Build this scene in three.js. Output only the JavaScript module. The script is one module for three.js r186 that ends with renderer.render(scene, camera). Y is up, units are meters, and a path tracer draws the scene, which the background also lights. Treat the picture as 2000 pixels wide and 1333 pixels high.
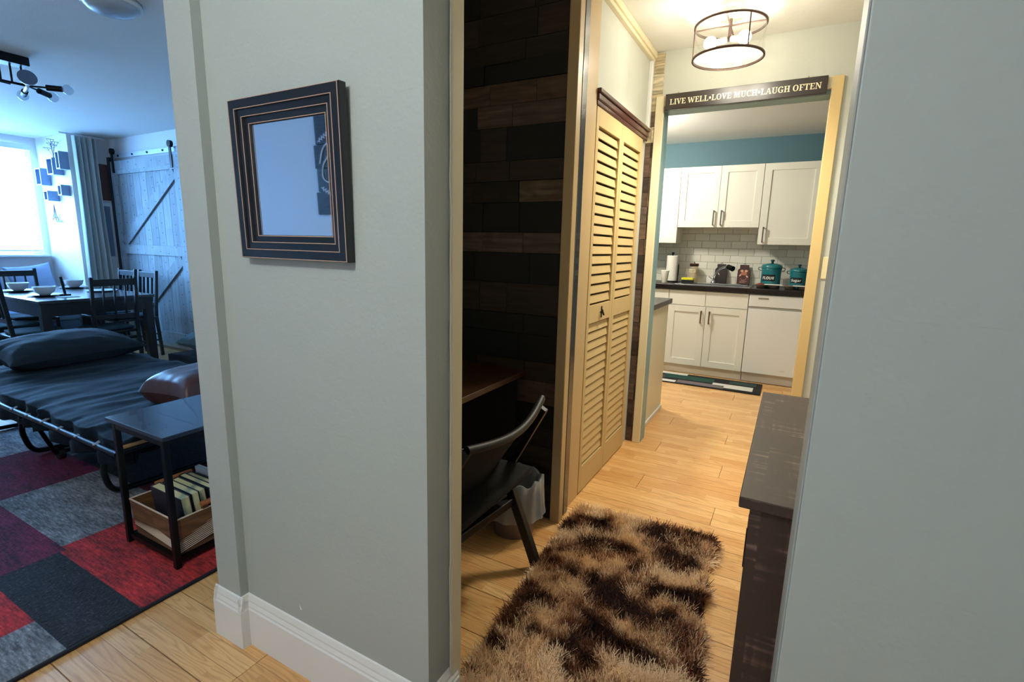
import * as THREE from 'three';
import { RoundedBoxGeometry } from 'three/addons/geometries/RoundedBoxGeometry.js';
import { mergeGeometries, mergeVertices, toCreasedNormals } from 'three/addons/utils/BufferGeometryUtils.js';
import { RectAreaLightUniformsLib } from 'three/addons/lights/RectAreaLightUniformsLib.js';

/* ---------- camera, sky, daylight, exposure ---------- */
const scene = new THREE.Scene();
const R = Math.PI / 180;
const camera = new THREE.PerspectiveCamera(68.33, 2000 / 1333, 0.05, 60);
camera.position.set(0, 1.29, 0);
camera.rotation.set(-10.7005 * R, 28.696 * R, 1.3607 * R, 'YXZ');
scene.background = new THREE.Color().setRGB(5.5, 7.0, 9.0);
const renderer = new THREE.WebGLRenderer({ antialias: true });
renderer.toneMapping = THREE.LinearToneMapping;
renderer.toneMappingExposure = 1.0;
renderer.shadowMap.enabled = true;
RectAreaLightUniformsLib.init();
// daylight of the big living-room window, just outside its panes
const daylight = new THREE.RectAreaLight(new THREE.Color().setRGB(0.11, 0.44, 1.0), 36, 2.25, 1.26);
daylight.name = 'window_daylight';
daylight.position.set(-8.36, 1.69, -1.60);
daylight.lookAt(0, 1.69, -1.60);
scene.add(daylight);

/* ---------- helpers ---------- */
let seed = 7;
const rnd = () => { seed = (seed * 1664525 + 1013904223) >>> 0; return seed / 4294967296; };
const rr = (a, b) => a + (b - a) * rnd();
const V = (x, y, z) => new THREE.Vector3(x, y, z);
function hash(x, y, s) { let h = (x * 374761393 + y * 668265263 + s * 974634777) | 0; h = Math.imul(h ^ (h >>> 13), 1274126177); return ((h ^ (h >>> 16)) >>> 0) / 4294967296; }
function vnoise(x, y, s = 0) {
  const xi = Math.floor(x), yi = Math.floor(y), fx = x - xi, fy = y - yi, u = fx * fx * (3 - 2 * fx), v = fy * fy * (3 - 2 * fy);
  const a = hash(xi, yi, s), b = hash(xi + 1, yi, s), c = hash(xi, yi + 1, s), d = hash(xi + 1, yi + 1, s);
  return a + (b - a) * u + (c - a) * v + (a - b - c + d) * u * v;
}
const fbm = (x, y, s = 0, o = 4) => { let t = 0, a = 0.5, n = 0; for (let i = 0; i < o; i++) { t += a * vnoise(x, y, s + i); n += a; a *= 0.5; x *= 2.03; y *= 2.03; } return t / n; };
const mix = (a, b, t) => a.map((v, i) => v + (b[i] - v) * t);
const clamp = (v, a = 0, b = 1) => Math.min(b, Math.max(a, v));
function dataTex(w, h, fn, srgb = true, rep = true) {
  const d = new Uint8Array(w * h * 4);
  for (let j = 0; j < h; j++) for (let i = 0; i < w; i++) {
    const c = fn(i / w, j / h, i, j), k = (j * w + i) * 4;
    const q = typeof c === 'number' ? [c, c, c] : c;
    d[k] = clamp(q[0], 0, 255); d[k + 1] = clamp(q[1], 0, 255); d[k + 2] = clamp(q[2], 0, 255); d[k + 3] = 255;
  }
  const t = new THREE.DataTexture(d, w, h); t.magFilter = THREE.LinearFilter; t.minFilter = THREE.LinearFilter;
  if (rep) t.wrapS = t.wrapT = THREE.RepeatWrapping;
  if (srgb) t.colorSpace = THREE.SRGBColorSpace;
  t.needsUpdate = true; return t;
}
function canvasTex(w, h, draw) {
  const c = document.createElement('canvas'); c.width = w; c.height = h;
  draw(c.getContext('2d'), w, h);
  const t = new THREE.CanvasTexture(c); t.colorSpace = THREE.SRGBColorSpace; t.magFilter = THREE.LinearFilter; return t;
}
const M = (hex, rough = 0.6, extra = {}) => new THREE.MeshStandardMaterial({ color: hex, roughness: rough, ...extra });
const P = (hex, rough = 0.6, extra = {}) => new THREE.MeshPhysicalMaterial({ color: hex, roughness: rough, ...extra });
// texture coordinates in metres, by the dominant direction of each face
function metreUV(g, s = 1, ou = 0, ov = 0) {
  const p = g.attributes.position, n = g.attributes.normal, uv = new Float32Array(p.count * 2);
  for (let i = 0; i < p.count; i++) {
    const ax = Math.abs(n.getX(i)), ay = Math.abs(n.getY(i)), az = Math.abs(n.getZ(i));
    let u, v;
    if (ay >= ax && ay >= az) { u = p.getX(i); v = p.getZ(i); } else if (ax >= az) { u = p.getZ(i); v = p.getY(i); } else { u = p.getX(i); v = p.getY(i); }
    uv[2 * i] = u * s + ou; uv[2 * i + 1] = v * s + ov;
  }
  g.setAttribute('uv', new THREE.BufferAttribute(uv, 2)); return g;
}
const ni = (g) => (g.index ? g.toNonIndexed() : g);
// box from lower to upper corner
function bb(x0, x1, y0, y1, z0, z1, r = 0) {
  const w = Math.abs(x1 - x0), h = Math.abs(y1 - y0), d = Math.abs(z1 - z0);
  const g = r > 0 ? new RoundedBoxGeometry(w, h, d, 2, Math.min(r, w / 2.01, h / 2.01, d / 2.01)) : new THREE.BoxGeometry(w, h, d);
  g.translate((x0 + x1) / 2, (y0 + y1) / 2, (z0 + z1) / 2); return metreUV(ni(g));
}
function cyl(r0, r1, h, x, y, z, seg = 24) { const g = new THREE.CylinderGeometry(r1, r0, h, seg); g.translate(x, y + h / 2, z); return ni(g); }
function rod(a, b, r, r2 = r, seg = 10) {
  const d = b.clone().sub(a), g = new THREE.CylinderGeometry(r2, r, d.length(), seg);
  g.applyQuaternion(new THREE.Quaternion().setFromUnitVectors(V(0, 1, 0), d.clone().normalize())); const m = a.clone().add(b).multiplyScalar(0.5); g.translate(m.x, m.y, m.z); return ni(g);
}
// square bar between two points
function bar(a, b, w, t, up = V(0, 1, 0)) {
  const d = b.clone().sub(a), L = d.length(); const z = d.clone().normalize(); let x = up.clone().cross(z); if (x.lengthSq() < 1e-6) x = V(1, 0, 0).cross(z); x.normalize(); const y = z.clone().cross(x);
  const g = new RoundedBoxGeometry(w, t, L, 1, Math.min(w, t) * 0.12); g.applyMatrix4(new THREE.Matrix4().makeBasis(x, y, z)); const m = a.clone().add(b).multiplyScalar(0.5); g.translate(m.x, m.y, m.z); return metreUV(ni(g));
}
const tube = (pts, r, n = 40, seg = 8) => ni(new THREE.TubeGeometry(new THREE.CatmullRomCurve3(pts, false, 'centripetal'), n, r, seg));
const lathe = (pts, seg = 40, x = 0, y = 0, z = 0) => { const g = new THREE.LatheGeometry(pts.map(([a, b]) => new THREE.Vector2(a, b)), seg); g.translate(x, y, z); return ni(g); };
function merged(gs) {
  const l = [].concat(gs).map(ni);
  if (l.length === 1) return l[0];
  for (const g of l) { for (const k of Object.keys(g.attributes)) if (!['position', 'normal', 'uv'].includes(k)) g.deleteAttribute(k); if (!g.attributes.uv) metreUV(g); }
  return mergeGeometries(l);
}
const taken = {};
function numbered(n) { const k = taken[n] = (taken[n] ?? -1) + 1; return k ? n + '_' + String(k).padStart(3, '0') : n; }
function part(name, gs, mat, parent) {
  const m = new THREE.Mesh(merged(gs), mat); m.name = name; m.castShadow = m.receiveShadow = true; parent.add(m); return m;
}
function thing(name, label, category, pos = [0, 0, 0], turn = 0, group) {
  const o = new THREE.Group(); o.name = numbered(name); o.position.set(...pos); o.rotation.y = turn; o.userData = { label, category }; if (group) o.userData.group = group; scene.add(o); return o;
}
function single(name, gs, mat, label, category, group) {
  const m = part(numbered(name), gs, mat, scene); m.userData = { label, category }; if (group) m.userData.group = group; return m;
}
function struct(name, gs, mat, parent) { const m = part(name, gs, mat, parent ?? scene); if (!parent) m.userData = { kind: 'structure' }; return m; }
function copyOf(o, label, pos, turn, group) {
  const c = o.clone(); c.name = numbered(o.name.replace(/_\d{3}$/, '')); c.userData = { ...o.userData, label }; if (group) c.userData.group = group; c.position.set(...pos); c.rotation.y = turn; scene.add(c); return c;
}
// rectangular ring swept with a profile of [inset, height] points, in the xy plane facing +z
function ring(w, h, prof) {
  const pos = [], q = (a, b, c, d) => pos.push(...a, ...b, ...c, ...a, ...c, ...d);
  const loop = ([o, t]) => [[-w / 2 + o, -h / 2 + o, t], [w / 2 - o, -h / 2 + o, t], [w / 2 - o, h / 2 - o, t], [-w / 2 + o, h / 2 - o, t]];
  for (let i = 0; i < prof.length - 1; i++) { const A = loop(prof[i]), B = loop(prof[i + 1]); for (let k = 0; k < 4; k++) q(A[k], A[(k + 1) % 4], B[(k + 1) % 4], B[k]); }
  const g = new THREE.BufferGeometry(); g.setAttribute('position', new THREE.BufferAttribute(new Float32Array(pos), 3)); g.computeVertexNormals(); return metreUV(g);
}
// profile [out, up] swept along x from x0 to x1, standing at z = zf and growing to +z
function moulding(x0, x1, zf, prof) {
  const s = new THREE.Shape(prof.map(([o, u]) => new THREE.Vector2(o, u)));
  const g = new THREE.ExtrudeGeometry(s, { depth: x1 - x0, bevelEnabled: false }); // shape in xy, depth z
  g.applyMatrix4(new THREE.Matrix4().makeBasis(V(0, 0, 1), V(0, 1, 0), V(-1, 0, 0))); // x->z, z->-x
  g.translate(x1, 0, zf); return metreUV(ni(g));
}
// soft closed shape: a segmented box pushed by fn(p) and smoothed
function soft(w, h, d, nx, ny, nz, fn) {
  let g = new THREE.BoxGeometry(w, h, d, nx, ny, nz); g.deleteAttribute('uv'); g.deleteAttribute('normal'); g = mergeVertices(g, 1e-5);
  const p = g.attributes.position, v = V(0, 0, 0);
  for (let i = 0; i < p.count; i++) { v.fromBufferAttribute(p, i); fn(v); p.setXYZ(i, v.x, v.y, v.z); }
  g.computeVertexNormals(); return metreUV(ni(g));
}
function pillowGeo(w, d, t, s = 1, wr = 0.012, pw = 2.6) {
  return soft(2, 2, 2, 28, 6, 28, (p) => {
    const u = p.x, v = p.z, e = Math.max(0, 1 - Math.abs(u) ** pw), f = Math.max(0, 1 - Math.abs(v) ** pw), th = (e * f) ** 0.42;
    const pinch = 1 - 0.10 * (1 - u * u) * Math.abs(v) ** 3, pinch2 = 1 - 0.10 * (1 - v * v) * Math.abs(u) ** 3;
    const n = (fbm(u * 3 + 9, v * 3 + 4, s) - 0.5) * 2 + (1 - th) * Math.sin((Math.atan2(v, u)) * 17 + s) * 0.8;
    p.set(u * w / 2 * pinch2, p.y * (t / 2) * th + p.y * wr * n * Math.min(1, th * 3), v * d / 2 * pinch);
  });
}

/* ---------- textures and materials ---------- */
const floorTex = dataTex(1024, 512, (u, v) => {
  const row = Math.floor(v * 12), seg = Math.floor((u + hash(row, 3, 5)) * 3.0) , tone = hash(row, seg % 3, 11);
  const fy = v * 12 - row, X = u * 1.2, Y = v * 0.76;
  const warp = fbm(X * 3 + row * 7.3, Y * 26 + seg * 3.1, 21, 3);
  const c1 = 0.5 + 0.5 * Math.sin((fy * 3.2 + warp * 5.5 + X * 0.8) * 6.283), fine = fbm(X * 8, Y * 420, 31, 3);
  let c = mix([243, 201, 140], [219, 163, 98], tone * 0.85);
  c = mix(c, [182, 126, 72], 0.34 * c1 * c1 * c1 + 0.30 * Math.max(0, fine - 0.45) * 2);
  if (fy < 0.025) c = mix(c, [110, 72, 40], 0.6);
  return c;
});
const floorMats = [0, 1, 2, 3].map((k) => { const t = floorTex.clone(); t.needsUpdate = true; return P(['#ffffff', '#f9f3ec', '#fdf8f2', '#f4eee6'][k], 0.34, { map: t, clearcoat: 0.15, clearcoatRoughness: 0.3 }); });
const wallBump = dataTex(256, 256, (u, v) => 255 * (0.5 * fbm(u * 64, v * 64, 3, 2) + 0.5 * fbm(u * 16, v * 16, 8, 2)), false);
wallBump.repeat.set(2.5, 2.5);
const wallPaint = (hex, rough = 0.62) => M(hex, rough, { bumpMap: wallBump, bumpScale: 0.0008 });
const greyWall = wallPaint('#aab2ae', 0.5), creamWall = wallPaint('#c3c5bb', 0.6), livingWall = wallPaint('#e0e2e6'), kitchenTeal = wallPaint('#4f727c'), ceilingMat = wallPaint('#e6e6e2', 0.8);
const whiteTrim = P('#e9eae6', 0.35), creamTrim = P('#e2d6b4', 0.4), tanTrim = P('#c3a87c', 0.38), darkTrim = P('#2b2d35', 0.25, { clearcoat: 0.5 });
const bifoldPaint = P('#c6ad7c', 0.42), cabinetWhite = P('#e9e7dc', 0.38), handleMetal = M('#6f6a62', 0.3, { metalness: 0.9 }), bronze = M('#6b4a2e', 0.35, { metalness: 0.8 });
const blackMetal = M('#0c0d0f', 0.4, { metalness: 0.5 }), blackPlastic = M('#0b0b0c', 0.5), steel = M('#c9ccd0', 0.25, { metalness: 1 });
const plankTex = dataTex(512, 512, (u, v) => {
  const g = fbm(u * 5, v * 90, 41, 4), k = fbm(u * 3, v * 9, 47, 3), s = Math.sin((v * 26 + k * 9) * 3) * 0.5 + 0.5;
  const t = 0.55 * g + 0.25 * k + 0.2 * s; const b = 150 + 105 * (t - 0.2) / 0.6; return [b, b, b];
});
const plankTones = ['#0b0908', '#2a1f18', '#6a5140', '#7a614d', '#15110e', '#6e5a4e', '#090706', '#3d2e23', '#e6d2a8', '#f4e6c2'].map((c) => M(c, 0.55, { map: plankTex }));
const rubbedTex = dataTex(512, 512, (u, v) => {
  const a = fbm(u * 6, v * 120, 61, 3), b = fbm(u * 110, v * 7, 67, 3), c = fbm(u * 9, v * 9, 71, 3);
  const t = clamp((a * 0.6 + b * 0.4 - 0.52) * 5) * clamp((c - 0.35) * 3); return mix([62, 46, 40], [156, 130, 114], t * 0.7);
});
const brushed = M('#ffffff', 0.55, { map: rubbedTex });
const weaveBump = dataTex(128, 128, (u, v) => 127 + 60 * Math.sin(u * 6.283 * 32) + 60 * Math.sin(v * 6.283 * 32), false); weaveBump.repeat.set(8, 8);
const cloth = (hex, rough = 0.9, extra = {}) => P(hex, rough, { bumpMap: weaveBump, bumpScale: 0.0006, ...extra });

/* ---------- the setting ---------- */
const floor = struct('floor', bb(-8.5, 1.4, -0.1, -0.012, -6.2, 1.8), M('#8a6a44', 0.7));
{ // laminate boards, 1.2 x 0.19 m, running along x
  const geos = [];
  for (let k = 0; k < 8; k++) {
    const g = ni(new RoundedBoxGeometry(1.1985, 0.0125, 0.1885, 1, 0.0012)), p = g.attributes.position, uv = new Float32Array(p.count * 2), ou = hash(k, 1, 91), ov = (k % 4) * 0.25;
    for (let i = 0; i < p.count; i++) { uv[2 * i] = p.getX(i) / 1.2 + ou; uv[2 * i + 1] = ov + (p.getZ(i) / 0.19 + 0.5) * 0.25; }
    g.setAttribute('uv', new THREE.BufferAttribute(uv, 2)); geos.push(g);
  }
  let n = 0;
  const board = (x, z) => { const m = new THREE.Mesh(geos[Math.floor(rnd() * 8)], floorMats[Math.floor(rnd() * 4)]); m.name = 'floor_plank'; m.position.set(x, -0.00625, z); m.receiveShadow = m.castShadow = true; floor.add(m); n++; };
  for (let r = 0; r < 40; r++) {
    const z = 1.5 - r * 0.19, off = (r * 0.41) % 1.2;
    const x0 = z > -3.2 ? -8.0 : -2.3, x1 = z > -0.9 ? 1.2 : (z > -3.2 ? 0.4 : 0.95);
    for (let x = Math.floor((x0 + off) / 1.2) * 1.2 - off + 0.6; x - 0.6 < x1; x += 1.2) if (x - 0.6 > -8.25) board(x, z);
  }
}
struct('ceiling', bb(-8.5, 1.4, 2.44, 2.56, -6.2, 1.8), ceilingMat);
struct('wall_back', bb(-8.5, 1.4, 0, 2.44, 1.6, 1.7), livingWall);
struct('wall_east', bb(1.2, 1.3, 0, 2.44, -0.985, 1.6), greyWall);
// short wall with the mirror, its pillar at the living-room end
const wallFront = struct('wall_front', bb(-1.44, -0.688, 0, 2.44, -0.985, -0.862), greyWall);
part('pillar', bb(-1.532, -1.415, 0, 2.44, -0.985, -0.835), greyWall, wallFront);
part('paint_chip', (() => { const g = new THREE.ConeGeometry(0.0035, 0.018, 5); g.scale(1, 1, 0.3); g.rotateZ(0.35); g.translate(-1.165, 0.225, -0.861); return ni(g); })(), M('#e8e8e4'), wallFront);
const bbProf = [[0, 0], [0.014, 0], [0.014, 0.128], [0.011, 0.133], [0.011, 0.139], [0.007, 0.150], [0.007, 0.156], [0.003, 0.172], [0, 0.176]];
const sideBB = (x0, z0, z1, dir) => { // baseboard on a face of constant x
  const g = moulding(0, z1 - z0, 0, bbProf); g.applyMatrix4(new THREE.Matrix4().makeBasis(V(0, 0, -dir), V(0, 1, 0), V(dir, 0, 0))); g.translate(x0, 0, dir > 0 ? z1 : z0); return g; };
const bf = struct('baseboard_front', moulding(-1.415, -0.6745, -0.862, bbProf), whiteTrim);
part('pillar_baseboard', [moulding(-1.5455, -1.4015, -0.835, bbProf), sideBB(-1.415, -0.866, -0.8215, 1), sideBB(-1.532, -0.985, -0.8215, -1)], whiteTrim, bf);
part('end_baseboard', sideBB(-0.688, -0.978, -0.8485, 1), whiteTrim, bf);
const trimStrip = struct('trim_1', bb(-0.70, -0.680, 0.0, 2.44, -0.994, -0.950, 0.004), creamTrim);
part('caulk_bead', tube(Array.from({ length: 40 }, (_, i) => V(-0.684 + rr(-0.0012, 0.001), 0.17 + i * 0.057, -0.949 + rr(-0.0012, 0.0018))), 0.0022, 160, 5), M('#efe9da', 0.6), trimStrip);
// wall at the right of the opening
struct('wall_right', bb(0.05, 1.25, 0, 2.44, -0.985, -0.862, 0.006), greyWall);
struct('wall_hall', bb(0.36, 0.46, 0, 2.44, -3.255, -0.985), creamWall);
// closet behind the mirror wall
struct('wall_closet', bb(-1.532, -1.44, 0, 2.44, -3.25, -0.985), creamWall);
const plankWall = struct('wall_plank', bb(-1.44, -0.88, 0, 2.44, -2.15, -2.06), M('#0c0a09', 0.8));
{ // reclaimed planks on the closet side wall
  const ys = [0.005, 0.085, 0.17, 0.255, 0.358, 0.452, 0.562, 0.673, 0.765, 0.891, 0.981, 1.123, 1.26, 1.351, 1.483, 1.576, 1.663, 1.805, 1.899, 1.99, 2.07, 2.152, 2.265, 2.35, 2.435];
  const tone = [0, 1, 0, 7, 1, 0, 2, 7, 6, 4, 7, 0, 5, 6, 3, 7, 0, 5, 2, 0, 1, 7, 1, 0];
  for (let i = 0; i < ys.length - 1; i++) {
    let x = -0.885; const cuts = [rr(-1.03, -1.18), rr(-1.25, -1.36), -1.44];
    cuts.forEach((c, k) => { const t = k === 0 || rnd() < 0.6 ? tone[i] : [0, 4, 1, 6, 7][Math.floor(rnd() * 5)]; const pr = rr(0.010, 0.018); const g = bb(c + 0.0008, x - 0.0008, ys[i] + 0.0008, ys[i + 1] - 0.0008, -2.06, -2.06 + pr, 0.001); metreUV(g, 1.2, rnd(), rnd()); part('wood_plank', g, plankTones[t], plankWall); x = c; });  // inner pieces lean to dark tones, painting the closet's light falloff
  }
}
const closetCasing = struct('trim_2', bb(-0.885, -0.838, 0, 2.44, -2.080, -2.030, 0.004), tanTrim);
part('casing_step', bb(-0.900, -0.846, 0, 2.44, -2.098, -2.080, 0.003), tanTrim, closetCasing);
part('dark_channel', bb(-0.900, -0.846, 0, 2.44, -2.165, -2.102, 0.008), darkTrim, closetCasing);
struct('wall_bifold', [bb(-0.97, -0.872, 0, 2.44, -2.33, -2.165), bb(-0.97, -0.872, 2.0, 2.44, -3.25, -2.33), bb(-0.97, -0.876, 0, 2.0, -3.25, -3.155)], creamWall);
struct('trim_3', bb(-0.874, -0.862, 0, 2.44, -2.33, -2.168, 0.003), tanTrim);
{ // crown strip and corner strip
  const crown = struct('trim_4', [bb(-0.875, -0.838, 2.405, 2.44, -3.25, -2.165, 0.006), bb(-0.875, -0.848, 2.385, 2.406, -3.25, -2.165, 0.005)], creamTrim);
  part('corner_strip', bb(-0.874, -0.850, 2.0, 2.386, -3.24, -3.205, 0.006), whiteTrim, crown);
}
const hdr = struct('trim_5', [bb(-0.876, -0.842, 1.985, 2.005, -3.22, -2.325, 0.004), bb(-0.876, -0.850, 1.955, 1.985, -3.22, -2.325, 0.006), bb(-0.876, -0.856, 1.935, 1.955, -3.22, -2.325, 0.004)], P('#4a1d12', 0.3, { clearcoat: 0.5 }));
// wall with the kitchen doorway
const wk = struct('wall_kitchen', [bb(-1.44, -0.80, 0, 2.44, -3.37, -3.255), bb(0.10, 1.3, 0, 2.44, -3.37, -3.255), bb(-0.80, 0.10, 2.13, 2.44, -3.37, -3.255)], creamWall);
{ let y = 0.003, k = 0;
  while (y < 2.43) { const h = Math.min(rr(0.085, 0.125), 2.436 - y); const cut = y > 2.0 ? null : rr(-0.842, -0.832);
    const toneOf = () => (y > 1.9 ? [3, 8, 9, 8, 9] : [2, 3, 7, 5, 2])[k++ % 5];  // upper planks take paler tones, the hall lamp's light painted in
    const xs = cut === null ? [[-0.874, y > 2.0 ? -0.792 : -0.80]] : [[-0.874, cut], [cut, -0.80]];
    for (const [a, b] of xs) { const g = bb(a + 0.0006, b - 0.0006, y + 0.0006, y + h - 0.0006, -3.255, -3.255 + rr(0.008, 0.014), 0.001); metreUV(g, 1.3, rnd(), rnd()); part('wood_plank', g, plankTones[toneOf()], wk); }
    y += h; } }
const casing = struct('door_1', [bb(-0.826, -0.775, 0, 2.19, -3.255, -3.236, 0.004)], creamTrim);
part('casing_side', bb(0.075, 0.128, 0, 2.19, -3.255, -3.236, 0.004), P('#d8bc84', 0.38), casing);
part('casing_head', bb(-0.826, 0.128, 2.13, 2.19, -3.2549, -3.238, 0.004), creamTrim, casing);
part('door_jamb', [bb(-0.80, -0.776, 0, 2.13, -3.37, -3.256), bb(-0.80, 0.10, 2.106, 2.13, -3.37, -3.256)], P('#7fa0a6', 0.4), casing);
part('door_jamb', bb(0.076, 0.10, 0, 2.106, -3.37, -3.256), P('#c9a468', 0.4), casing);
// kitchen shell
struct('wall_north', bb(-2.5, 1.1, 0, 2.44, -6.1, -5.98), kitchenTeal);
struct('wall_kitchen_left', bb(-2.5, -2.4, 0, 2.44, -5.98, -3.37), kitchenTeal);
struct('wall_kitchen_right', bb(0.95, 1.05, 0, 2.44, -5.98, -3.37), kitchenTeal);
struct('wall_kitchen_near', bb(-2.4, -1.44, 0, 2.44, -3.37, -3.27), kitchenTeal);
// living room shell
struct('wall_living', bb(-8.5, -1.532, 0, 2.44, -3.37, -3.25), livingWall);
const leftPaint = wallPaint('#dedad8');
struct('wall_left', bb(-8.35, -7.4, 0, 2.44, -3.25, -2.83), leftPaint);
struct('wall_west', bb(-8.35, -7.4, 0, 2.44, -0.35, 1.6), leftPaint);
struct('wall_window', [bb(-8.34, -8.22, 0, 1.05, -2.83, -0.35), bb(-8.34, -8.22, 2.33, 2.44, -2.83, -0.35), bb(-8.34, -8.22, 1.05, 2.33, -2.83, -2.76), bb(-8.34, -8.22, 1.05, 2.33, -0.44, -0.35)], leftPaint);
struct('baseboard_living', moulding(-7.4, -1.6, -3.25, [[0, 0], [0.013, 0], [0.013, 0.09], [0.005, 0.105], [0, 0.105]]), whiteTrim);
// window with panes and a raised sill
const win = struct('window_1', [bb(-8.30, -8.25, 1.05, 1.09, -2.76, -0.44), bb(-8.30, -8.25, 2.29, 2.33, -2.76, -0.44), bb(-8.30, -8.25, 1.09, 2.29, -2.76, -2.72), bb(-8.30, -8.25, 1.09, 2.29, -0.48, -0.44), bb(-8.30, -8.25, 1.09, 2.29, -1.62, -1.58)], whiteTrim);
for (const [a, b] of [[-2.72, -1.62], [-1.58, -0.48]]) part('window_pane', bb(-8.277, -8.273, 1.09, 2.29, a, b), P('#ffffff', 0.02, { transmission: 1, thickness: 0, ior: 1.45 }), win);
part('window_sill', bb(-8.25, -8.12, 1.025, 1.05, -2.80, -0.40, 0.006), whiteTrim, win);

/* ---------- lamps ---------- */
function pointLight(name, x, y, z, rgb, intensity, radius, parent) {
  const l = new THREE.PointLight(new THREE.Color().setRGB(...rgb), intensity, 0, 2); l.name = name; l.position.set(x, y, z); l.castShadow = true; l.shadow.radius = radius; parent.add(l); return l;
}
const clearGlass = P('#ffffff', 0.02, { transmission: 1, thickness: 0, ior: 1.45 });
{ // drum lamp of the hall
  const t = thing('ceiling_lamp', 'round clear glass drum lamp with lit bulbs on the hallway ceiling', 'lamp', [-0.385, 2.2, -2.80]);
  part('canopy', lathe([[0, 0.24], [0.062, 0.24], [0.062, 0.205], [0.058, 0.18], [0, 0.178]], 36), M('#cfc7a4', 0.35, { metalness: 0.4 }), t);
  const drum = part('glass_shade', lathe([[0.158, 0.006], [0.158, 0.148]], 64), clearGlass, t);
  part('diffuser', lathe([[0.0, 0.010], [0.155, 0.010]], 48), new THREE.MeshPhysicalMaterial({ color: '#ffffff', roughness: 0.35, transmission: 0.6, thickness: 0, emissive: new THREE.Color().setRGB(1, 0.92, 0.74), emissiveIntensity: 0.8 }), drum);
  const rim = M('#5b4a44', 0.35, { metalness: 0.7 });
  for (const y of [0.0, 0.143]) part('rim', lathe([[0.156, y], [0.164, y], [0.164, y + 0.009], [0.156, y + 0.009], [0.156, y]], 64), rim, t);
  for (let k = 0; k < 3; k++) { const a = 0.9 + k * 2.094; part('strut', rod(V(Math.cos(a) * 0.159, 0, Math.sin(a) * 0.159), V(Math.cos(a) * 0.159, 0.15, Math.sin(a) * 0.159), 0.003), rim, t); }
  part('cross_bar', [rod(V(-0.159, 0.147, 0), V(0.159, 0.147, 0), 0.004), rod(V(0, 0.147, -0.159), V(0, 0.147, 0.159), 0.004), rod(V(0, 0.08, 0), V(0, 0.18, 0), 0.008)], rim, t);
  const glow = new THREE.MeshStandardMaterial({ color: '#ffffff', emissive: new THREE.Color().setRGB(1, 0.88, 0.66), emissiveIntensity: 6 });
  for (const [a, lit] of [[0.6, 1], [2.7, 1]]) {
    const c = Math.cos(a), s = Math.sin(a); const sk = part('socket', rod(V(c * 0.015, 0.085, s * 0.015), V(c * 0.055, 0.075, s * 0.055), 0.014), M('#b6a88c', 0.4), t);
    const g = new THREE.SphereGeometry(0.030, 20, 14); g.scale(1, 1, 1); g.translate(c * 0.088, 0.07, s * 0.088); part('bulb', ni(g), glow, sk);
    pointLight('bulb_light', c * 0.088, 0.07, s * 0.088, [1, 0.92, 0.74], 0.40, 1.5, t);
  }
  const down = new THREE.SpotLight(new THREE.Color().setRGB(1, 0.92, 0.74), 8.8, 0, 1.45, 1, 2); down.name = 'diffuser_light'; down.position.set(0, -0.012, 0); down.target.position.set(0, -1, 0); down.castShadow = true; down.shadow.radius = 7; t.add(down, down.target);
}
function flushLamp(label, pos, r, lit, rgb, cd) {
  const t = thing('flush_lamp', label, 'lamp', pos);
  part('base_ring', lathe([[0, 0], [r, 0], [r, -0.02], [r - 0.01, -0.028], [0, -0.028]], 48), M('#d6d8da', 0.35), t);
  const g = lathe([[r - 0.012, -0.026], [r - 0.02, -0.036], [r * 0.7, -0.052], [r * 0.35, -0.060], [0, -0.063]], 48);
  part('dome', g, lit ? new THREE.MeshStandardMaterial({ color: '#ffffff', roughness: 0.4, emissive: new THREE.Color().setRGB(...rgb), emissiveIntensity: 2.2 }) : M('#a9b4c0', 0.25), t);
  if (lit) pointLight('dome_light', 0, -0.13, 0, rgb, cd, 5, t);
  return t;
}
flushLamp('lit round flush dome lamp on the entry ceiling facing the framed mirror', [-0.9, 2.44, 0.5], 0.16, true, [0.97, 1.0, 0.96], 3.8);
flushLamp('lit round flush dome lamp on the kitchen ceiling', [-1.55, 2.44, -4.65], 0.16, true, [1.0, 0.93, 0.80], 8.0);
flushLamp('unlit round dome lamp on the living room ceiling', [-3.10, 2.44, -1.44], 0.13, false);
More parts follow.
